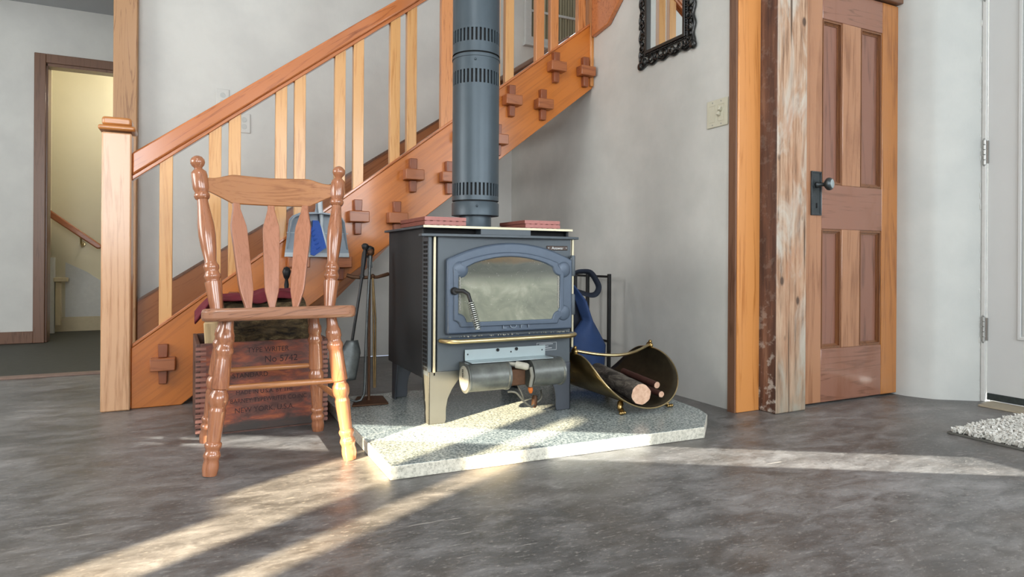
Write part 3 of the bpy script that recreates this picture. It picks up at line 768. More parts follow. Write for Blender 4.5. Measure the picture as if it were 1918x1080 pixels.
# ================================================================== DUSTPAN AND BRUSH
def dustpan():
    t = thing('dustpan', 'grey plastic dustpan hanging on the stair stringer behind the chair', 'dustpan', (.49, 2.985, .63))
    X = lambda v: v - .49; Z = lambda v: v - .63
    out = [(.347, .629), (.632, .629), (.628, .66), (.604, .795), (.590, .815), (.560, .826), (.512, .832), (.508, .85), (.508, .915), (.480, .915), (.480, .85), (.476, .832), (.410, .826), (.380, .812), (.366, .795), (.351, .66)]
    o = [(X(a), Z(b)) for a, b in out]
    MB().prism(o, 'y', 0, .004).build('pan_plate', M['grey_plastic'], t, bevel=.001)
    side = [(X(.357), Z(.665)), (X(.371), Z(.79)), (X(.383), Z(.806)), (X(.41), Z(.82)), (X(.493), Z(.826)), (X(.56), Z(.82)), (X(.588), Z(.808)), (X(.60), Z(.79)), (X(.624), Z(.665))]
    mb = MB()
    for (a, b), (c, d) in zip(side, side[1:]):
        ha = .004 + .045 * min(1, (b + .63 - .66) / .13); hb = .004 + .045 * min(1, (d + .63 - .66) / .13)
        ax, az = Vector((c - a, d - b)).normalized(); nx, nz = az * .004, -ax * .004
        v = [mb.bm.verts.new(p) for p in ((a, 0, b), (c, 0, d), (c, -hb, d), (a, -ha, b), (a + nx, 0, b + nz), (c + nx, 0, d + nz), (c + nx, -hb, d + nz), (a + nx, -ha, b + nz))]
        for q in ((0, 1, 2, 3), (4, 7, 6, 5), (3, 2, 6, 7), (0, 4, 5, 1), (0, 3, 7, 4), (1, 5, 6, 2)): mb._face([v[i] for i in q])
    mb.build('rim', M['grey_plastic'], t, smooth=60)
    label_part(MB().box(X(.349), X(.630), -.003, .0, Z(.629), Z(.648)).build('lip', M['pale_plastic'], t, bevel=.001), 'paler lower lip')
    MB().box(X(.356), X(.626), -.002, .0, Z(.735), Z(.738)).build('crease', M['pale_plastic'], t)
    # brush clipped in the pan
    b = thing('hand_brush', 'hand brush with blue bristles and pale handle clipped into the dustpan', 'brush', (.50, 2.975, .63))
    X = lambda v: v - .50
    mb = MB().tube([(X(.495), -.01, Z(.915)), (X(.497), -.012, Z(.85)), (X(.503), -.014, Z(.80)), (X(.500), -.016, Z(.765)), (X(.512), -.018, Z(.72)), (X(.526), -.018, Z(.672))], [.010, .011, .009, .009, .0085, .007], 10)
    mb.build('handle', M['pale_plastic'], b, smooth=60)
    mb = MB(); pts = [(.463, .792), (.487, .792), (.498, .765), (.522, .672), (.470, .634), (.455, .64)]
    mb.prism([(X(a), Z(c)) for a, c in pts], 'y', -.026, -.008)
    for k in range(16):
        f = k / 15; x = .490 + (.520 - .490) * f; z = .775 + (.68 - .775) * f
        mb.tube([(X(x), -.017, Z(z)), (X(x - .04), -.020 - .004 * (k % 3), Z(z - .022))], .0035, 5)
    mb.build('bristles', M['blue_bristle'], b, smooth=30)
dustpan()

# ================================================================== HEARTH, STOVE
def hearth():
    pts = [(.490, 1.760), (1.601, 1.716), (1.744, 1.856), (1.776, 1.928), (1.80, 2.10), (1.80, 2.74), (.484, 2.74)]
    mb = MB().prism(pts, 'z', 0, .04)
    for f in mb.bm.faces:
        f.normal_update(); f.material_index = 0 if abs(f.normal.z) > .9 else 1
    o = mb.build('hearth_slab', [M['granite'], M['granite_edge']], bevel=.003)
    tag(o, 'speckled grey granite hearth slab under the wood stove', 'hearth', kind='thing')
hearth()

def stove():
    x0, x1, yf, yb, zb, zt = .730, 1.315, 2.150, 2.665, .215, .741
    t = thing('wood_stove', 'black cast iron wood stove with arched glass door on granite hearth', 'stove', (x0, yf, .04))
    X = lambda v: v - x0; Y = lambda v: v - yf; Z = lambda v: v - .04
    # body shell
    mb = MB().box(X(x0 + .035), X(x1 - .002), Y(yf), Y(yf + .015), Z(zb), Z(.708)); mb.build('front_plate', M['stove'], t, bevel=.002)
    MB().box(X(x0 + .02), X(x1 - .004), Y(yf + .015), Y(yb - .01), Z(zb), Z(.704)).build('firebox', M['stove_side'], t)
    MB().box(X(x0), X(x0 + .012), Y(yf + .062), Y(yb), Z(zb - .022), Z(zt + .003)).build('side_shield', M['stove_side'], t, bevel=.004)
    MB().box(X(x1 - .004), X(x1 + .008), Y(yf + .03), Y(yb), Z(zb), Z(zt)).build('side_shield', M['stove_side'], t, bevel=.004)
    # perforated strip on the left front edge
    ps = MB().box(X(x0 + .002), X(x0 + .014), Y(yf + .004), Y(yf + .062), Z(zb - .005), Z(.708)).build('vent_strip', M['stove'], t)
    mb = MB()
    for k in range(30):
        z = zb + .012 + k * .0155
        for j in range(2): mb.box(X(x0 - .0004), X(x0 + .004), Y(yf + .015 + j * .024), Y(yf + .030 + j * .024), Z(z), Z(z + .009))
    mb.build('vent_holes', M['black'], ps, smooth=0)
    for x, zl, nm in ((x0 + .019, zb - .005, 'brass_trim'), (x1 + .003, .28, 'brass_trim')):
        label_part(MB().box(X(x), X(x + .009), Y(yf - .004), Y(yf + .004), Z(zl), Z(.706)).build(nm, M['pale_edge'], t, bevel=.002), 'thin upright pale brass trim')
    # top plate, air slots and front ledge
    MB().box(X(x0 - .02), X(x1 + .004), Y(yf - .004), Y(yb), Z(.733), Z(.741)).build('top_plate', M['stove'], t, bevel=.001)
    label_part(MB().box(X(x0 - .02), X(x1 + .004), Y(yf - .0055), Y(yf - .003), Z(.7335), Z(.7415)).build('top_edge', M['pale_edge'], t), 'pale edge of the top plate')
    MB().box(X(x0 + .004), X(x1), Y(yf + .05), Y(yf + .058), Z(.70), Z(.733)).build('slot_back', M['black'], t)
    MB().box(X(x0 + .20), X(x0 + .405), Y(yf - .002), Y(yf + .05), Z(.708), Z(.733)).build('slot_block', M['stove'], t)
    led = []
    for k in range(25):
        u = k / 24; led.append((X(x0 - .028 + (x1 + .030 - x0 + .028) * u), Y(yf - .010 - .026 * math.sin(PI * min(1, u * 1.0)) ** .6)))
    led += [(X(x1 + .03), Y(yf + .05)), (X(x0 - .02), Y(yf + .05))]
    MB().prism(led, 'z', Z(.702), Z(.712)).build('front_ledge', M['stove'], t, bevel=.002, smooth=50)
    # door frame with arched top, stepped glass corners
    def arch(xa, xb, z0, zs, zp, n=18):
        P = [(xa, z0), (xb, z0), (xb, zs)]
        for k in range(1, n):
            u = k / n; P.append((xb + (xa - xb) * u, zs + (zp - zs) * (1 - (2 * u - 1) ** 2)))
        P.append((xa, zs)); return P
    door = MB().prism([(X(a), Z(b)) for a, b in arch(.792, 1.306, .356, .622, .684)], 'y', Y(yf - .028), Y(yf - .001)).build('door', M['stove_door'], t, bevel=.007)
    # raised moulded rim round the glass
    def glassline(g, n=6):
        xa, xb, z0, zs, zp, c = .838 + g, 1.240 - g, .404 + g, .600 - g, .626 - g, .034
        P = []
        def cove(cx, cz, a0, a1):
            for k in range(n + 1):
                a = math.radians(a0 + (a1 - a0) * k / n); P.append((cx + (c + g * .4) * math.cos(a), cz + (c + g * .4) * math.sin(a)))
        cove(xa, z0, 90, 0); cove(xb, z0, 180, 90); cove(xb, zs - .012, 270, 180)
        xl, xr = xa + c, xb - c
        for k in range(1, 12):
            u = k / 12; P.append((xr + (xl - xr) * u, zs - .008 + (zp - zs + .008) * (1 - (2 * u - 1) ** 2)))
        cove(xa, zs - .012, 360, 270)
        return P
    g0, g1, g2 = glassline(-.024), glassline(-.006), glassline(.0)
    xz = lambda P: [(X(a), Z(b)) for a, b in P]
    MB().ring_prism(xz(g0), xz(g1), 'y', Y(yf - .035), Y(yf - .020)).build('door_moulding', M['stove_door'], door, bevel=.005, smooth=50)
    mb = MB(); pg = glassline(-.007); mb.prism(xz(pg), 'y', Y(yf - .0300), Y(yf - .0292))
    label_part(mb.build('door_glass', M['stove_glass'], door), 'smoke-stained door glass')
    for xx, za, zc in ((.8375, .44, .56), (1.2405, .44, .56)):
        n = 34; P = [(X(xx + .0012 * math.sin(k * 1.9)), Y(yf - .031), Z(za + (zc - za) * k / (n - 1))) for k in range(n)]
        MB().tube(P, [.0028 + .0012 * (k % 2) for k in range(n)], 7).build('gasket_rope', M['rope'], door)
    for cx, cz in ((.862, .585), (1.262, .585), (1.262, .42), (.862, .42)):
        if cx < 1 and cz < .5: continue
        mb = MB().ball((X(cx - (.022 if cx < 1 else -.004)), Y(yf - .028), Z(cz)), .030, 18, (1, .28, 1)); mb.build('corner_boss', M['stove_door'], door)
    lettering('L O P I', .030, (X(1.06), Y(yf - .029), Z(.370)), (PI / 2, 0, 0), M['pale_letters'], door, 'raised_lettering', .0045, 1.3)
    bd = MB().box(X(1.205), X(1.298), Y(yf - .004), Y(yf), Z(.659), Z(.676)).build('badge', M['badge'], t, bevel=.002)
    lettering('Answer', .015, (X(1.2515), Y(yf - .0045), Z(.6625)), (PI / 2, 0, 0), M['silver'], bd, 'badge_lettering', .0006, 1.1)
    for xx in (1.212, 1.291):
        mb = MB().ball((X(xx), Y(yf - .004), Z(.6675)), .0035, 8); mb.build('badge_screw', M['silver'], bd)
    # hinges on the right of the door
    for z in (.45, .60):
        mb = MB().lathe([(0, .008), (.05, .010), (.95, .010), (1, .008)], (X(1.312), Y(yf - .018), Z(z - .04)), (X(1.312), Y(yf - .018), Z(z + .04)), 12)
        mb.box(X(1.298), X(1.312), Y(yf - .024), Y(yf - .008), Z(z - .012), Z(z + .03)); mb.build('hinge', M['stove'], t)
    # handle with spring grip
    hy = yf - .028
    h = MB().lathe([(0, .014), (.6, .014), (1, .011)], (X(.817), Y(hy + .002), Z(.51)), (X(.817), Y(hy - .016), Z(.51)), 16)
    h.tube([(X(.817), Y(hy - .012), Z(.512)), (X(.842), Y(hy - .024), Z(.511)), (X(.858), Y(hy - .03), Z(.500)), (X(.866), Y(hy - .036), Z(.470)), (X(.884), Y(hy - .052), Z(.385))], [.008, .008, .0075, .006, .005], 10)
    ho = h.build('handle', M['iron'], t, smooth=60)
    coil = []
    a, b = Vector((X(.865), Y(hy - .035), Z(.474))), Vector((X(.886), Y(hy - .054), Z(.376)))
    d = (b - a).normalized(); s = d.cross(Vector((0, 1, 0))).normalized(); u = s.cross(d)
    for k in range(14 * 12 + 1):
        f = k / (14 * 12); an = 2 * PI * k / 12; coil.append(a.lerp(b, f) + (s * math.cos(an) + u * math.sin(an)) * (.0095 + .003 * math.sin(PI * f)))
    label_part(MB().tube(coil, .0018, 6).build('spring_grip', M['spring'], ho), 'bright coiled spring grip')
    # ash lip with brass rail
    mb = MB(); lip = [(X(.775), Y(yf - .001)), (X(.782), Y(yf - .025)), (X(.80), Y(yf - .045)), (X(.83), Y(yf - .055))]
    lip = lip + [(X(1.27), Y(yf - .055)), (X(1.30), Y(yf - .045)), (X(1.317), Y(yf - .025)), (X(1.322), Y(yf - .001))]
    lp = mb.prism(lip, 'z', Z(.335), Z(.343)).build('ash_lip', M['stove_door'], t, bevel=.002)
    label_part(MB().tube([(a, b - .004, Z(.334)) for a, b in lip], .0085, 10).build('brass_rail', M['brass'], lp, smooth=60), 'brass rail along the ash lip')
    mb = MB()
    for k in range(70):
        x = random.uniform(.80, 1.30); mb.ball((X(x), Y(yf - random.uniform(.004, .022)), Z(.345)), random.uniform(.0012, .003), 5)
    mb.build('ash_crumbs', M['dust_plate'], lp)['kind'] = 'stuff'
    # rating label print
    mb = MB().ring_prism(rect(X(1.165), X(1.252), Z(.275), Z(.305)), rect(X(1.1665), X(1.2505), Z(.2765), Z(.3035)), 'y', Y(yf - .0006), Y(yf))
    for z, w in ((.299, .06), (.291, .04), (.283, .055)): mb.box(X(1.176), X(1.176 + w), Y(yf - .0006), Y(yf), Z(z - .0012), Z(z + .0012))
    mb.build('rating_label', M['white_ink'], t, smooth=0)
    # legs: bent sheet with a curved inner edge
    def leg(xc, s, ya, dirn, m):
        prof = [(0, .0), (.062, .0), (.066, .012), (.066, .05), (.072, .085), (.088, .118), (.112, .150), (.118, .165), (.118, .184), (0, .184)]
        if s < 0: prof = [(-a, b) for a, b in prof]
        pts = [(xc + a, b) for a, b in prof]
        mb = MB().prism(pts, 'y', ya, ya + .006 * dirn)
        pr2 = [(0, 0), (.045, 0), (.05, .05), (.07, .12), (.08, .184), (0, .184)]
        p2 = [(ya + a * dirn, b) for a, b in pr2]
        mb.prism(p2, 'x', xc, xc + .006 * s)
        return mb.build('leg', m, t, bevel=.002)
    label_part(leg(X(.733), 1, Y(yf - .004), 1, M['pewter']), 'bare silvery front leg')
    leg(X(1.314), -1, Y(yf - .004), 1, M['dark_leg'])
    leg(X(.738), 1, Y(yb - .03), -1, M['dark_leg']); leg(X(1.312), -1, Y(yb - .03), -1, M['dark_leg'])
    # blower: zinc bracket, two drums, motor
    bl = MB().box(X(.866), X(1.196), Y(yf - .012), Y(yf - .009), Z(.258), Z(.297)); bl.box(X(.866), X(1.196), Y(yf - .075), Y(yf - .009), Z(.2555), Z(.2585))
    blo = label_part(bl.build('blower_bracket', M['steel'], t, bevel=.001), 'pale zinc bracket bolted under the door')
    for x, r in ((.995, .006), (1.072, .006)): 
        mb = MB().lathe([(0, r), (.6, r), (1, r * .5)], (X(x), Y(yf - .012), Z(.290)), (X(x), Y(yf - .019), Z(.290)), 10); mb.build('bolt', M['iron'], blo)
    for x in (.877, 1.05, 1.182):
        mb = MB().ball((X(x), Y(yf - .012), Z(.28)), .003, 8, (1, .5, 1)); mb.build('screw', M['iron'], blo)
    cy, cz, r = yf - .060, .205, .050
    def drum(xa, xb, nm):
        mb = MB(); w = (xb - xa)
        mb.lathe([(0, r), (.0, r + .003), (.03, r + .003), (.05, r), (.93, r), (.95, r + .003), (1, r + .003), (1, r - .006)], (X(xa), Y(cy), Z(cz)), (X(xb), Y(cy), Z(cz)), 36)
        # square shoulder towards the stove
        mb.box(X(xa + .004), X(xb - .004), Y(cy), Y(yf - .002), Z(cz + .0), Z(cz + r))
        return mb.build(nm, M['dusty_steel'], t, smooth=40)
    dl = drum(.845, 1.008, 'blower_drum'); dr = drum(1.098, 1.232, 'blower_drum')
    mb = MB().lathe([(0, .043), (.4, .043), (.6, .038), (1, .030)], (X(.8445), Y(cy), Z(cz)), (X(.839), Y(cy), Z(cz)), 30)
    label_part(mb.build('fan_end', M['dust_plate'], dl, smooth=40), 'dusty open fan end')
    mb = MB()
    for k in range(5): mb.box(X(.8375), X(.8395), Y(cy - .004), Y(cy + .004), Z(cz + .004 + k * .006), Z(cz + .007 + k * .006))
    mb.build('fan_slots', M['black'], dl)
    mo = MB().box(X(1.012), X(1.072), Y(cy - .030), Y(cy + .03), Z(cz - .036), Z(cz + .022)); mot = mo.build('motor', M['rust'], t, bevel=.004)
    MB().tube([(X(1.082), Y(cy - .048), Z(cz + .03)), (X(1.086), Y(cy - .054), Z(cz)), (X(1.080), Y(cy - .050), Z(cz - .04))], .007, 10, flat=(1, 1)).build('motor_clip', M['cloth_seal'], mot, smooth=60)
    MB().lathe([(0, .005), (.4, .008), (.42, .013), (.9, .013), (1, .009)], (X(1.01), Y(cy), Z(cz + .043)), (X(1.072), Y(cy - .052), Z(cz + .032)), 18).build('speed_knob', M['dust_plate'], mot, smooth=40)
    MB().lathe([(0, .0085), (.5, .009), (1, .005)], (X(1.083), Y(cy - .045), Z(cz - .044)), (X(1.085), Y(cy - .045), Z(cz - .064)), 10).build('wire_nut', M['orange_plastic'], mot)
    def curve(pts, n=8):
        out = []; P = [Vector(p) for p in pts]; P = [P[0]] + P + [P[-1]]
        for i in range(1, len(P) - 2):
            for k in range(n):
                s = k / n; a, b, c, d = P[i - 1:i + 3]
                out.append(.5 * ((2 * b) + (c - a) * s + (2 * a - 5 * b + 4 * c - d) * s * s + (3 * b - a - 3 * c + d) * s ** 3))
        out.append(P[-2]); return out
    mb = MB().tube(curve([(X(1.000), Y(cy - .03), Z(.150)), (X(1.03), Y(cy - .035), Z(.145)), (X(1.06), Y(cy - .03), Z(.115)), (X(1.11), Y(cy - .0), Z(.080)), (X(1.15), Y(cy + .05), Z(.075)), (X(1.19), Y(cy + .07), Z(.090)), (X(1.24), Y(cy + .16), Z(.10))]), .0035, 8)
    mb.tube(curve([(X(1.05), Y(cy - .0), Z(.17)), (X(1.055), Y(cy - .03), Z(.14)), (X(1.07), Y(cy - .02), Z(.11))]), .0025, 8)
    mb.build('power_cord', M['cord'], t, smooth=60)
    MB().lathe([(0, .006), (.2, .011), (.8, .011), (1, .007)], (X(1.15), Y(cy + .05), Z(.062)), (X(1.155), Y(cy + .055), Z(.108)), 12).build('cord_plug', M['rust'], t)
stove()

def stovepipe():
    cx, cy, r = 1.005, 2.38, .0935
    t = thing('stovepipe', 'grey vented stovepipe rising from the wood stove', 'stovepipe', (cx, cy, .7415))
    Z = lambda v: v - .7415
    MB().lathe([(0, .064), (.05, .066), (.1, .064), (1, .064)], (0, 0, 0), (0, 0, Z(.80)), 48).build('collar', M['pipe'], t, smooth=40)
    MB().lathe([(0, r - .004), (.02, r + .001), (.9, r + .001), (1, r - .003)], (0, 0, Z(.795)), (0, 0, Z(.850)), 72).build('base_ring', M['pipe'], t, smooth=40)
    def section(z0, z1, slots, nm, rr):
        N = 72; mb = MB(); zs = sorted({z0, z1, *[a for s in slots for a in s]})
        rings = [[mb.bm.verts.new((rr * math.cos(2 * PI * (k + .5 * 0) / N), rr * math.sin(2 * PI * k / N), Z(z))) for k in range(N)] for z in zs]
        fs = []
        for i, (a, b) in enumerate(zip(rings, rings[1:])):
            isslot = any(abs(zs[i] - s[0]) < 1e-6 for s in slots)
            for k in range(N):
                f = mb._face([a[k], a[(k + 1) % N], b[(k + 1) % N], b[k]])
                if isslot and k % 2: fs.append(f)
        ex = bmesh.ops.extrude_discrete_faces(mb.bm, faces=fs)['faces']
        for f in ex:
            f.material_index = 1; c = f.calc_center_median(); d = Vector((c.x, c.y, 0)).normalized() * .006
            for v in f.verts: v.co -= d
        o = mb.build(nm, [M['pipe'], M['black']], t, smooth=30, recalc=False)
        return o
    section(.855, 1.428, [(.873, .922), (1.311, 1.364)], 'lower_section', r)
    section(1.434, CEIL, [(1.474, 1.524)], 'upper_section', r + .001)
    MB().lathe([(0, r - .003), (.0, r + .0028), (1, r + .0028), (1, r - .003)], (0, 0, Z(1.415)), (0, 0, Z(1.424)), 72).build('joint_band', M['pipe'], t, smooth=30)
    MB().lathe([(0, r - .006), (1, r - .006)], (0, 0, Z(.848)), (0, 0, Z(1.44)), 48).build('inner_liner', M['black'], t)
    for z, a in ((1.40, -2.0), (.83, -1.9)):
        MB().ball(((r + .0005) * math.cos(a), (r + .0005) * math.sin(a), Z(z)), .005, 8).build('pipe_screw', M['pipe'], t)
stovepipe()

def clay_tiles():
    def tile(w, d):
        mb = MB().box(-w / 2, w / 2, -d / 2, d / 2, .002, .0155)
        n = 6
        for k in range(n):
            x = -w / 2 + .006 + k * (w - .012) / n; mb.box(x, x + (w - .012) / n * .62, -d / 2, d / 2, 0, .002)
        return mb
    specs = [(.797, 2.305, .157, .295, .7416, 0, 'lower pink clay tile on the stove top left of the stovepipe'), (.796, 2.303, .158, .29, .7572, .01, 'upper pink clay tile stacked left of the stovepipe'),
             (1.192, 2.285, .152, .262, .7416, 0, 'lower pink clay tile on the stove top right of the stovepipe'), (1.194, 2.275, .153, .235, .7572, -.02, 'upper pink clay tile stacked right of the stovepipe')]
    for x, y, w, d, z, rz, lab in specs:
        mb = tile(w, d)
        for f in mb.bm.faces:
            f.normal_update(); f.material_index = 1 if abs(f.normal.x) > .8 else 0
        o = mb.build('clay_tile', [M['clay'], M['clay_side']], bevel=.0012); o.location = (x, y, z); o.rotation_euler = (0, 0, rz)
        tag(o, lab, 'tile', 'clay tiles on the stove')
clay_tiles()

# ================================================================== FIRE TOOLS
def fire_tools():
    t = thing('tool_stand', 'iron fireplace tool stand with rusty crossbar left of the stove', 'tool stand', (.632, 2.60, .04))
    Z = lambda v: v - .04
    MB().prism([(-.085, -.075), (.06, -.085), (.075, .06), (-.03, .085)], 'z', 0, .008).build('base_plate', M['rust'], t, bevel=.003)
    MB().lathe([(0, .010), (.03, .006), (1, .006)], (0, 0, .008), (0, 0, Z(.585)), 12).build('pole', M['rust'], t)
    MB().box(-.010, .010, -.010, .010, Z(.585), Z(.628)).build('square_block', M['worn_iron'], t, bevel=.002)
    MB().lathe([(0, .012), (.2, .013), (.25, .008), (.35, .008), (.42, .014), (.62, .0205), (.85, .0175), (1, .004)], (0, 0, Z(.626)), (0, 0, Z(.676)), 20).build('finial', M['iron'], t, smooth=60)
    MB().tube([(-.092, -.004, Z(.556)), (-.072, -.012, Z(.549)), (-.03, -.012, Z(.546)), (.03, -.012, Z(.548)), (.062, -.008, Z(.556)), (.078, 0, Z(.56))], [.008, .008, .007, .007, .008, .008], 8).build('crossbar', M['rust'], t, smooth=60)
    # shovel
    s = thing('fireplace_shovel', 'ash shovel with black knobbed handle leaning on the tool stand', 'shovel', (.565, 2.555, .12))
    Zs = lambda v: v - .12
    top, mid, low = Vector((.048, .035, Zs(.685))), Vector((.030, .018, Zs(.545))), Vector((-.012, -.005, Zs(.30)))
    MB().tube([mid, low, Vector((-.016, -.006, Zs(.26)))], .006, 10).build('shaft', M['iron'], s)
    MB().lathe([(0, .008), (.06, .010), (.12, .007), (.5, .0105), (.72, .0095), (.80, .006), (.84, .011), (.92, .0155), (.98, .010), (1, .002)], mid, top, 16).build('grip', M['iron'], s, smooth=60)
    mb = MB()
    def f(u, v):
        w = (.022 + .020 * min(1, v * 3.2)) * (u * 2 - 1)
        z = .30 - v * .155
        return (-.012 - .030 * v + w, -.006 - .012 * v + .012 * (2 * u - 1) ** 2 - .01, Zs(z))
    mb.grid(f, 10, 12); label_part(mb.build('blade', M['worn_iron'], s, smooth=60, solid=.003), 'ash-grey shovel blade')
    # poker
    p = thing('fireplace_poker', 'thin iron poker with bent tip hanging left of the stand pole', 'poker', (.606, 2.575, .045))
    Zp = lambda v: v - .045
    path = [(.026, .012, Zp(.635)), (.024, .010, Zp(.60)), (.012, .0, Zp(.42)), (.006, -.002, Zp(.25)), (.003, -.002, Zp(.12)), (.0, -.002, Zp(.078)), (-.012, -.004, Zp(.056)), (-.032, -.006, Zp(.052)), (-.055, -.008, Zp(.06))]
    MB().tube(path, [.008, .006, .0055, .0055, .0055, .0055, .005, .0045, .003], 10).build('poker_rod', M['worn_iron'], p, smooth=60)
    MB().ball((.027, .013, Zp(.648)), .016, 12).build('knob', M['rust'], p)
    # brass handled tongs rod
    q = thing('fireplace_tongs', 'brassy fireplace tongs hanging close against the stand pole', 'tongs', (.641, 2.585, .10))
    for dx in (0, .009):
        MB().tube([(.0 + dx * .2, 0, .445), (.003 + dx, -.006, .28), (.006 + dx * .6, -.008, .0)], .0038, 8).build('tong_arm', M['tong_metal'], q, smooth=60)
    MB().ball((.001, 0, .452), .009, 10).build('tong_pivot', M['rust'], q)
fire_tools()

# ================================================================== LOG RACK, BAG
def log_rack():
    t = thing('log_rack', 'black square bar log rack standing behind the stove', 'rack', (1.83, 2.90, 0))
    X = lambda v: v - 1.83; Y = lambda v: v - 2.90
    b = .008
    for x in (1.70, 1.905):
        nm = 'end_frame'
        for y in (2.737, 2.94, 3.14): MB().box(X(x - b), X(x + b), Y(y - b), Y(y + b), 0.0, .552).build('upright', M['iron'], t, bevel=.002)
        for z in (.538, .205): MB().box(X(x - b * .8), X(x + b * .8), Y(2.745), Y(3.132), z - .006, z + .006).build('side_bar', M['iron'], t, bevel=.002)
    for y in (2.78, 3.10): MB().box(X(1.70 + b), X(1.905 - b), Y(y - .006), Y(y + .006), .07, .082).build('bottom_bar', M['iron'], t)
log_rack()

def log_bag():
    t = thing('log_carrier', 'navy canvas log carrier bag slung from the black log rack', 'bag', (1.72, 2.70, .04))
    X = lambda v: v - 1.72; Y = lambda v: v - 2.70; Z = lambda v: v - .04
    # canvas: a folded sheet with an open dark mouth
    yc = 2.66
    def outer(u, v):      # u across, v down
        xr = [(1.655, .50), (1.735, .42), (1.765, .32), (1.83, .20), (1.815, .055)]
        k = v * (len(xr) - 1); i = min(int(k), len(xr) - 2); f = k - i
        xa = xr[i][0] + (xr[i + 1][0] - xr[i][0]) * f; za = xr[i][1] + (xr[i + 1][1] - xr[i][1]) * f
        xl = [(1.640, .50), (1.675, .42), (1.705, .33), (1.64, .27), (1.60, .06)]
        xb = xl[i][0] + (xl[i + 1][0] - xl[i][0]) * f; zb = xl[i][1] + (xl[i + 1][1] - xl[i][1]) * f
        x = xb + (xa - xb) * u; z = zb + (za - zb) * u
        y = yc - .05 * math.sin(PI * u) * (.3 + v) + .03 * (1 - v) + .010 * math.sin(u * 7 + v * 5)
        return (X(x), Y(y), Z(z))
    mb = MB().grid(outer, 16, 24); mb.build('canvas_front', M['blue_canvas'], t, smooth=80, solid=.004)
    def inner(u, v):
        xl = 1.56 + .02 * math.sin(v * 4); xr = 1.655 + .16 * v ** .8
        return (X(xl + (xr - xl) * u), Y(yc + .06 + .01 * math.sin(u * 5)), Z(.50 - v * .44))
    mb = MB().grid(inner, 10, 14); mb.build('canvas_back', M['navy_strap'], t, smooth=80, solid=.004)
    # strap loop over the rack bar
    P = [(1.648, .49), (1.655, .525), (1.675, .558), (1.715, .566), (1.765, .560), (1.80, .52), (1.815, .485), (1.80, .455), (1.765, .448), (1.70, .465), (1.655, .475)]
    pts = []
    n = len(P)
    for i in range(n - 1):
        for k in range(5):
            f = k / 5; a, b, c, d = P[max(i - 1, 0)], P[i], P[i + 1], P[min(i + 2, n - 1)]
            q = [.5 * (2 * b[j] + (c[j] - a[j]) * f + (2 * a[j] - 5 * b[j] + 4 * c[j] - d[j]) * f * f + (3 * b[j] - a[j] - 3 * c[j] + d[j]) * f ** 3) for j in (0, 1)]
            pts.append(Vector((X(q[0]), Y(2.70), Z(q[1]))))
    mb = MB(); rows = []
    for i, p in enumerate(pts):
        tt = (pts[min(i + 1, len(pts) - 1)] - pts[max(i - 1, 0)]).normalized(); nn = Vector((-tt.z, 0, tt.x)) * .0115
        rows.append([mb.bm.verts.new(p + nn + Vector((0, -.01, 0))), mb.bm.verts.new(p - nn + Vector((0, .008, 0)))])
    for a, b in zip(rows, rows[1:]): mb._face([a[0], a[1], b[1], b[0]])
    mb.build('strap', M['navy_strap'], t, smooth=80, solid=.003)
log_bag()

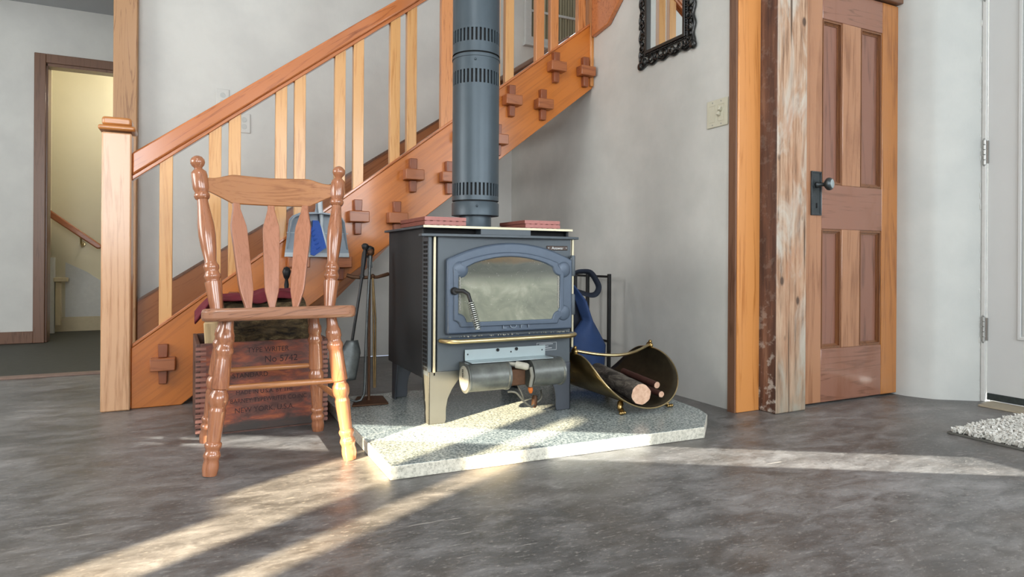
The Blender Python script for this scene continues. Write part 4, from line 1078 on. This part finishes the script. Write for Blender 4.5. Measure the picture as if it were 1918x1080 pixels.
# ================================================================== SCUTTLE AND LOGS
def scuttle():
    t = thing('log_scuttle', 'open brass log scuttle with clawed feet right of the stove', 'scuttle', (1.546, 2.188, .04), .094)
    R, zc = .158, .186
    TM = 1.731
    def surf(u, v, r=R):
        u = .5 - .5 * math.cos(PI * u) if u not in (0, 1) else u
        th = -TM + 2 * TM * u; a = abs(th) / TM
        w = .228 * max(math.cos(a * PI / 2), 0) ** .442 + .009
        y = w * (2 * v - 1)
        return (1.29 * r * math.sin(th), y, zc - r * math.cos(th) + .035 * y)
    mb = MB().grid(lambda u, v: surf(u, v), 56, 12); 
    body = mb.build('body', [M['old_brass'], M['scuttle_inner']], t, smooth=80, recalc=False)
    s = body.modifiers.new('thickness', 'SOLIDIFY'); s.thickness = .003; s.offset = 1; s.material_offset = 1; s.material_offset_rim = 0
    # flip test is done by the normals: make the outside face outwards
    me = body.data; c = me.polygons[len(me.polygons) // 2]
    if c.normal.z > 0: me.flip_normals()
    s.offset = -1
    edge = [surf(i / 60, 0) for i in range(61)] + [surf(1 - i / 60, 1) for i in range(61)]
    label_part(MB().tube(edge, .0028, 6, closed=True).build('rolled_rim', M['brass'], t, smooth=60), 'bright rolled brass rim')
    # swinging handle between the two tips, drooping
    tl, tr = Vector(surf(0, .5)), Vector(surf(1, .5))
    pts = []
    for k in range(21):
        u = k / 20; p = tl.lerp(tr, u); p.z += -.028 * math.sin(PI * u) * (1 - .3 * u) + .012; p.y -= .055 * math.sin(PI * u); pts.append(p)
    MB().tube(pts, .0065, 10).build('handle', M['brass'], t, smooth=60)
    for p in (tl, tr):
        mb = MB().ball(p + Vector((0, 0, .008)), .014, 12, (.8, 1.3, 1.1)); mb.ball(p + Vector((0, -.004, .024)), .008, 10); mb.build('handle_boss', M['old_brass'], t, smooth=60)
    for sx in (-1, 1):
        for sy in (-1, 1):
            x, y = sx * .112, sy * .172
            zs = zc - R * math.sqrt(1 - (x / (1.29 * R)) ** 2) + .035 * y
            mb = MB().tube([(x * .96, y * .97, zs - .006), (x, y, zs - .014), (x * 1.06, y * 1.03, .022), (x * 1.03, y * 1.05, .014), (x * 1.10, y * 1.11, .011)], [.010, .013, .010, .012, .009], 10)
            for k in (-1, 0, 1): mb.ball((x * 1.10 + k * .010, y * 1.13 - .004, .0075), .007, 8)
            mb.build('claw_foot', M['old_brass'], t, smooth=60)
    # logs in the scuttle
    def log(p0, p1, r, mats, lab, seed, amp=.07):
        mb = MB(); rough_log(mb, p0, p1, r, amp=amp, seed=seed)
        tag(mb.build('firewood_log', mats, smooth=60), lab, 'log', 'firewood in the brass scuttle')
    log((1.502, 1.945, .119), (1.582, 2.36, .132), .039, [M['grey_bark'], M['cut']], 'thick grey-barked log with pale round cut end in the scuttle', 2)
    log((1.645, 2.03, .127), (1.662, 2.28, .142), .013, [M['red_bark'], M['cut']], 'thin reddish branch lying behind the thick log in the scuttle', 5)
    log((1.630, 1.985, .100), (1.645, 2.20, .110), .012, [M['red_bark'], M['cut']], 'short reddish branch low on the right side of the scuttle', 8)
scuttle()

# ================================================================== MIRROR, SWITCH, PLATES
def mirror():
    t = thing('wall_mirror', 'small mirror in a carved black openwork frame on the right wall', 'mirror', (2.0, 2.407, 1.58))
    Y = lambda v: v - 2.407; Z = lambda v: v - 1.58
    y0, y1, z0, z1 = 2.207, 2.607, 1.580, 2.10; iy0, iy1, iz0, iz1 = 2.278, 2.536, 1.655, 2.025
    MB().box(-.010, -.006, Y(iy0 - .004), Y(iy1 + .004), Z(iz0 - .004), Z(iz1 + .004)).build('mirror_glass', M['mirror'], t)
    mb = MB()
    # inner stepped bead, outer wavy rail, scrolls between
    mb.ring_prism(rect(Y(iy0 - .016), Y(iy1 + .016), Z(iz0 - .016), Z(iz1 + .016)), rect(Y(iy0), Y(iy1), Z(iz0), Z(iz1)), 'x', -.024, -.002)
    mb.ring_prism(rect(Y(iy0 - .026), Y(iy1 + .026), Z(iz0 - .026), Z(iz1 + .026)), rect(Y(iy0 - .014), Y(iy1 + .014), Z(iz0 - .014), Z(iz1 + .014)), 'x', -.016, -.002)
    fr = mb.build('inner_frame', M['frame_black'], t, bevel=.002)
    # beads
    mb = MB()
    def around(a0, a1, b0, b1, step):
        out = []
        n = int((a1 - a0) / step)
        for k in range(n + 1): out += [(a0 + (a1 - a0) * k / n, b0, 0), (a0 + (a1 - a0) * k / n, b1, 0)]
        n = int((b1 - b0) / step)
        for k in range(1, n): out += [(a0, b0 + (b1 - b0) * k / n, 1), (a1, b0 + (b1 - b0) * k / n, 1)]
        return out
    for y, z, _ in around(iy0 - .021, iy1 + .021, iz0 - .021, iz1 + .021, .0115): mb.ball((-.018, Y(y), Z(z)), .004, 6)
    mb.build('bead_row', M['frame_black'], fr)
    # scrolls: repeated S-curls and leaves
    mb = MB()
    def curl(cy, cz, ang, s, hand):
        p = []
        for k in range(22):
            f = k / 21; a = ang + hand * f * 1.6 * 2 * PI * .8; r = s * (1 - f * .8)
            p.append((-.014 - .008 * f, cy + r * math.cos(a), cz + r * math.sin(a)))
        mb.tube(p, [.0065 * (1 - .45 * k / 21) for k in range(22)], 6)
    my, mz = 2.407, 1.84
    n = 7
    for k in range(n):
        y = y0 + .04 + (y1 - y0 - .08) * k / (n - 1)
        for z, sg in ((z0 + .028, 1), (z1 - .028, -1)):
            curl(Y(y), Z(z), random.uniform(0, 6), .021, 1 if k % 2 else -1)
            mb.ball((-.012, Y(y + .028), Z(z - .006 * sg)), .011, 8, (.8, 1.1, .8))
    n = 9
    for k in range(n):
        z = z0 + .04 + (z1 - z0 - .08) * k / (n - 1)
        for y, sg in ((y0 + .028, 1), (y1 - .028, -1)):
            curl(Y(y), Z(z), random.uniform(0, 6), .021, 1 if k % 2 else -1)
            mb.ball((-.012, Y(y - .004 * sg), Z(z + .026)), .011, 8, (.8, .8, 1.1))
    # wavy outer rail
    P = []
    per = [(y0, z0, y1, z0, 0, 1), (y1, z0, y1, z1, -1, 0), (y1, z1, y0, z1, 0, -1), (y0, z1, y0, z0, 1, 0)]
    for a, b, c, d, ny, nz in per:
        L = math.hypot(c - a, d - b); m = 40
        for k in range(m):
            f = k / m; w = .008 + .006 * math.sin(f * 2 * PI * round(L / .085)) if 2 < k < m - 2 else .004
            P.append((-.010, Y(a + (c - a) * f + ny * w), Z(b + (d - b) * f + nz * w)))
    mb.tube(P, .0075, 6, closed=True)
    for y in (y0 + .012, y1 - .012):
        for z in (z0 + .012, z1 - .012): mb.ball((-.012, Y(y), Z(z)), .022, 10, (.6, 1, 1))
    label_part(mb.build('carved_frame', M['frame_black'], t, smooth=60), 'pierced scrollwork border')
mirror()

def light_switch():
    t = thing('light_switch', 'ivory double light switch plate on the right wall', 'light switch', (2.0, 2.074, 1.254))
    MB().box(-.007, 0, -.061, .061, -.059, .059).build('cover_plate', M['ivory'], t, bevel=.003)
    for y in (-.024, .026):
        f = MB().ring_prism(rect(y - .018, y + .018, -.036, .036), rect(y - .0165, y + .0165, -.0345, .0345), 'x', -.0085, -.0069).build('switch_surround', M['ivory'], t)
    for y, z in ((-.024, .012), (-.016, -.006)):
        MB().prism([(z - .010, -.0069), (z + .010, -.0069), (z + .012, -.019), (z + .004, -.019)], 'x', 0, 1, mat=Matrix(((0, 0, 0, 0),) * 4)) if False else None
        mt = Matrix.Translation((-.012, y, z)) @ Matrix.Rotation(.45, 4, 'Y')
        MB().box(-.009, .006, -.006, .006, -.008, .008, mat=mt).build('toggle', M['ivory'], t, bevel=.002)
    mb = MB()
    for y in (-.024, .026):
        for z in (-.048, .048): mb.ball((-.007, y, z), .0032, 8, (.5, 1, 1))
    mb.build('plate_screws', M['hinge_steel'], t)
light_switch()

def wall_plates():
    for k, (x, z, lab) in enumerate(((.13, 1.545, 'small white wall plate above the handrail on the back wall'), (.245, 1.415, 'small white wall plate just below the handrail on the back wall'))):
        t = thing('wall_plate', lab, 'outlet plate', (x, 4.08, z))
        MB().box(-.035, .035, -.006, 0, -.057, .057).build('cover', M['plaster_light'], t, bevel=.003)
        mb = MB()
        for s in (-.02, .02): mb.lathe([(0, .015), (1, .014)], (0, -.006, s), (0, -.0075, s), 16)
        mb.build('socket_face', M['plaster_bright'], t)
wall_plates()

def hall_handrail():
    t = thing('wall_handrail', 'short brown wooden handrail sloping down the cream stairwell wall', 'handrail', (-1.05, 6.40, .96))
    X = lambda v: v + 1.05; Z = lambda v: v - .96
    MB().prism([(X(-1.088), Z(1.015)), (X(-.733), Z(.735)), (X(-.717), Z(.715)), (X(-.733), Z(.695)), (X(-.755), Z(.695)), (X(-1.088), Z(.95))], 'y', -.02, .025).build('rail', M['tenon'], t, bevel=.010)
    mb = MB().tube([(X(-.87), .10, Z(.735)), (X(-.87), .06, Z(.715)), (X(-.87), .012, Z(.745)), (X(-.87), .0, Z(.79))], .008, 8)
    mb.lathe([(0, .022), (1, .018)], (X(-.87), .10, Z(.735)), (X(-.87), .09, Z(.735)), 14)
    label_part(mb.build('bracket', M['brass'], t, smooth=60), 'brass rail bracket')
hall_handrail()

# ================================================================== DOOR MAT
def door_mat():
    t = thing('door_mat', 'white shaggy mat lying before the front door', 'mat', (2.76, .85, 0))
    x0, x1, y0, y1 = -.31, .26, -.62, .54
    MB().box(x0, x1, y0, y1, 0, .008).build('backing', M['mat_edge'], t, bevel=.002)
    rnd = random.Random(3); mb = MB(); bm = mb.bm
    n = 0
    while n < 5200:
        x, y = rnd.uniform(x0 + .008, x1 - .006), rnd.uniform(.0, y1 - .008)
        n += 1
        h = rnd.uniform(.012, .026); a = rnd.uniform(0, 2 * PI); lx, ly = math.cos(a) * h * .7, math.sin(a) * h * .7; w = .0042
        c, s = math.cos(a + 1.57) * w, math.sin(a + 1.57) * w
        v = [bm.verts.new(p) for p in ((x - c, y - s, .008), (x + c, y + s, .008), (x + c + lx * .6, y + s + ly * .6, .008 + h * .8), (x - c + lx * .6, y - s + ly * .6, .008 + h * .8), (x + lx, y + ly, .008 + h * .85))]
        mb._face(v[:4]); mb._face([v[3], v[2], v[4]])
    o = mb.build('pile', M['shag'], t, smooth=0, recalc=False, solid=.0016); o['kind'] = 'stuff'
    def top(u, v):
        x, y = x0 + .006 + (x1 - x0 - .012) * u, y0 + .006 + (y1 - y0 - .012) * v
        return (x, y, .012 + .005 * noise.noise(Vector((x * 60, y * 60, 0))))
    mb = MB().grid(top, 60, 120); mb.build('pile_base', M['shag'], t, smooth=80)
door_mat()
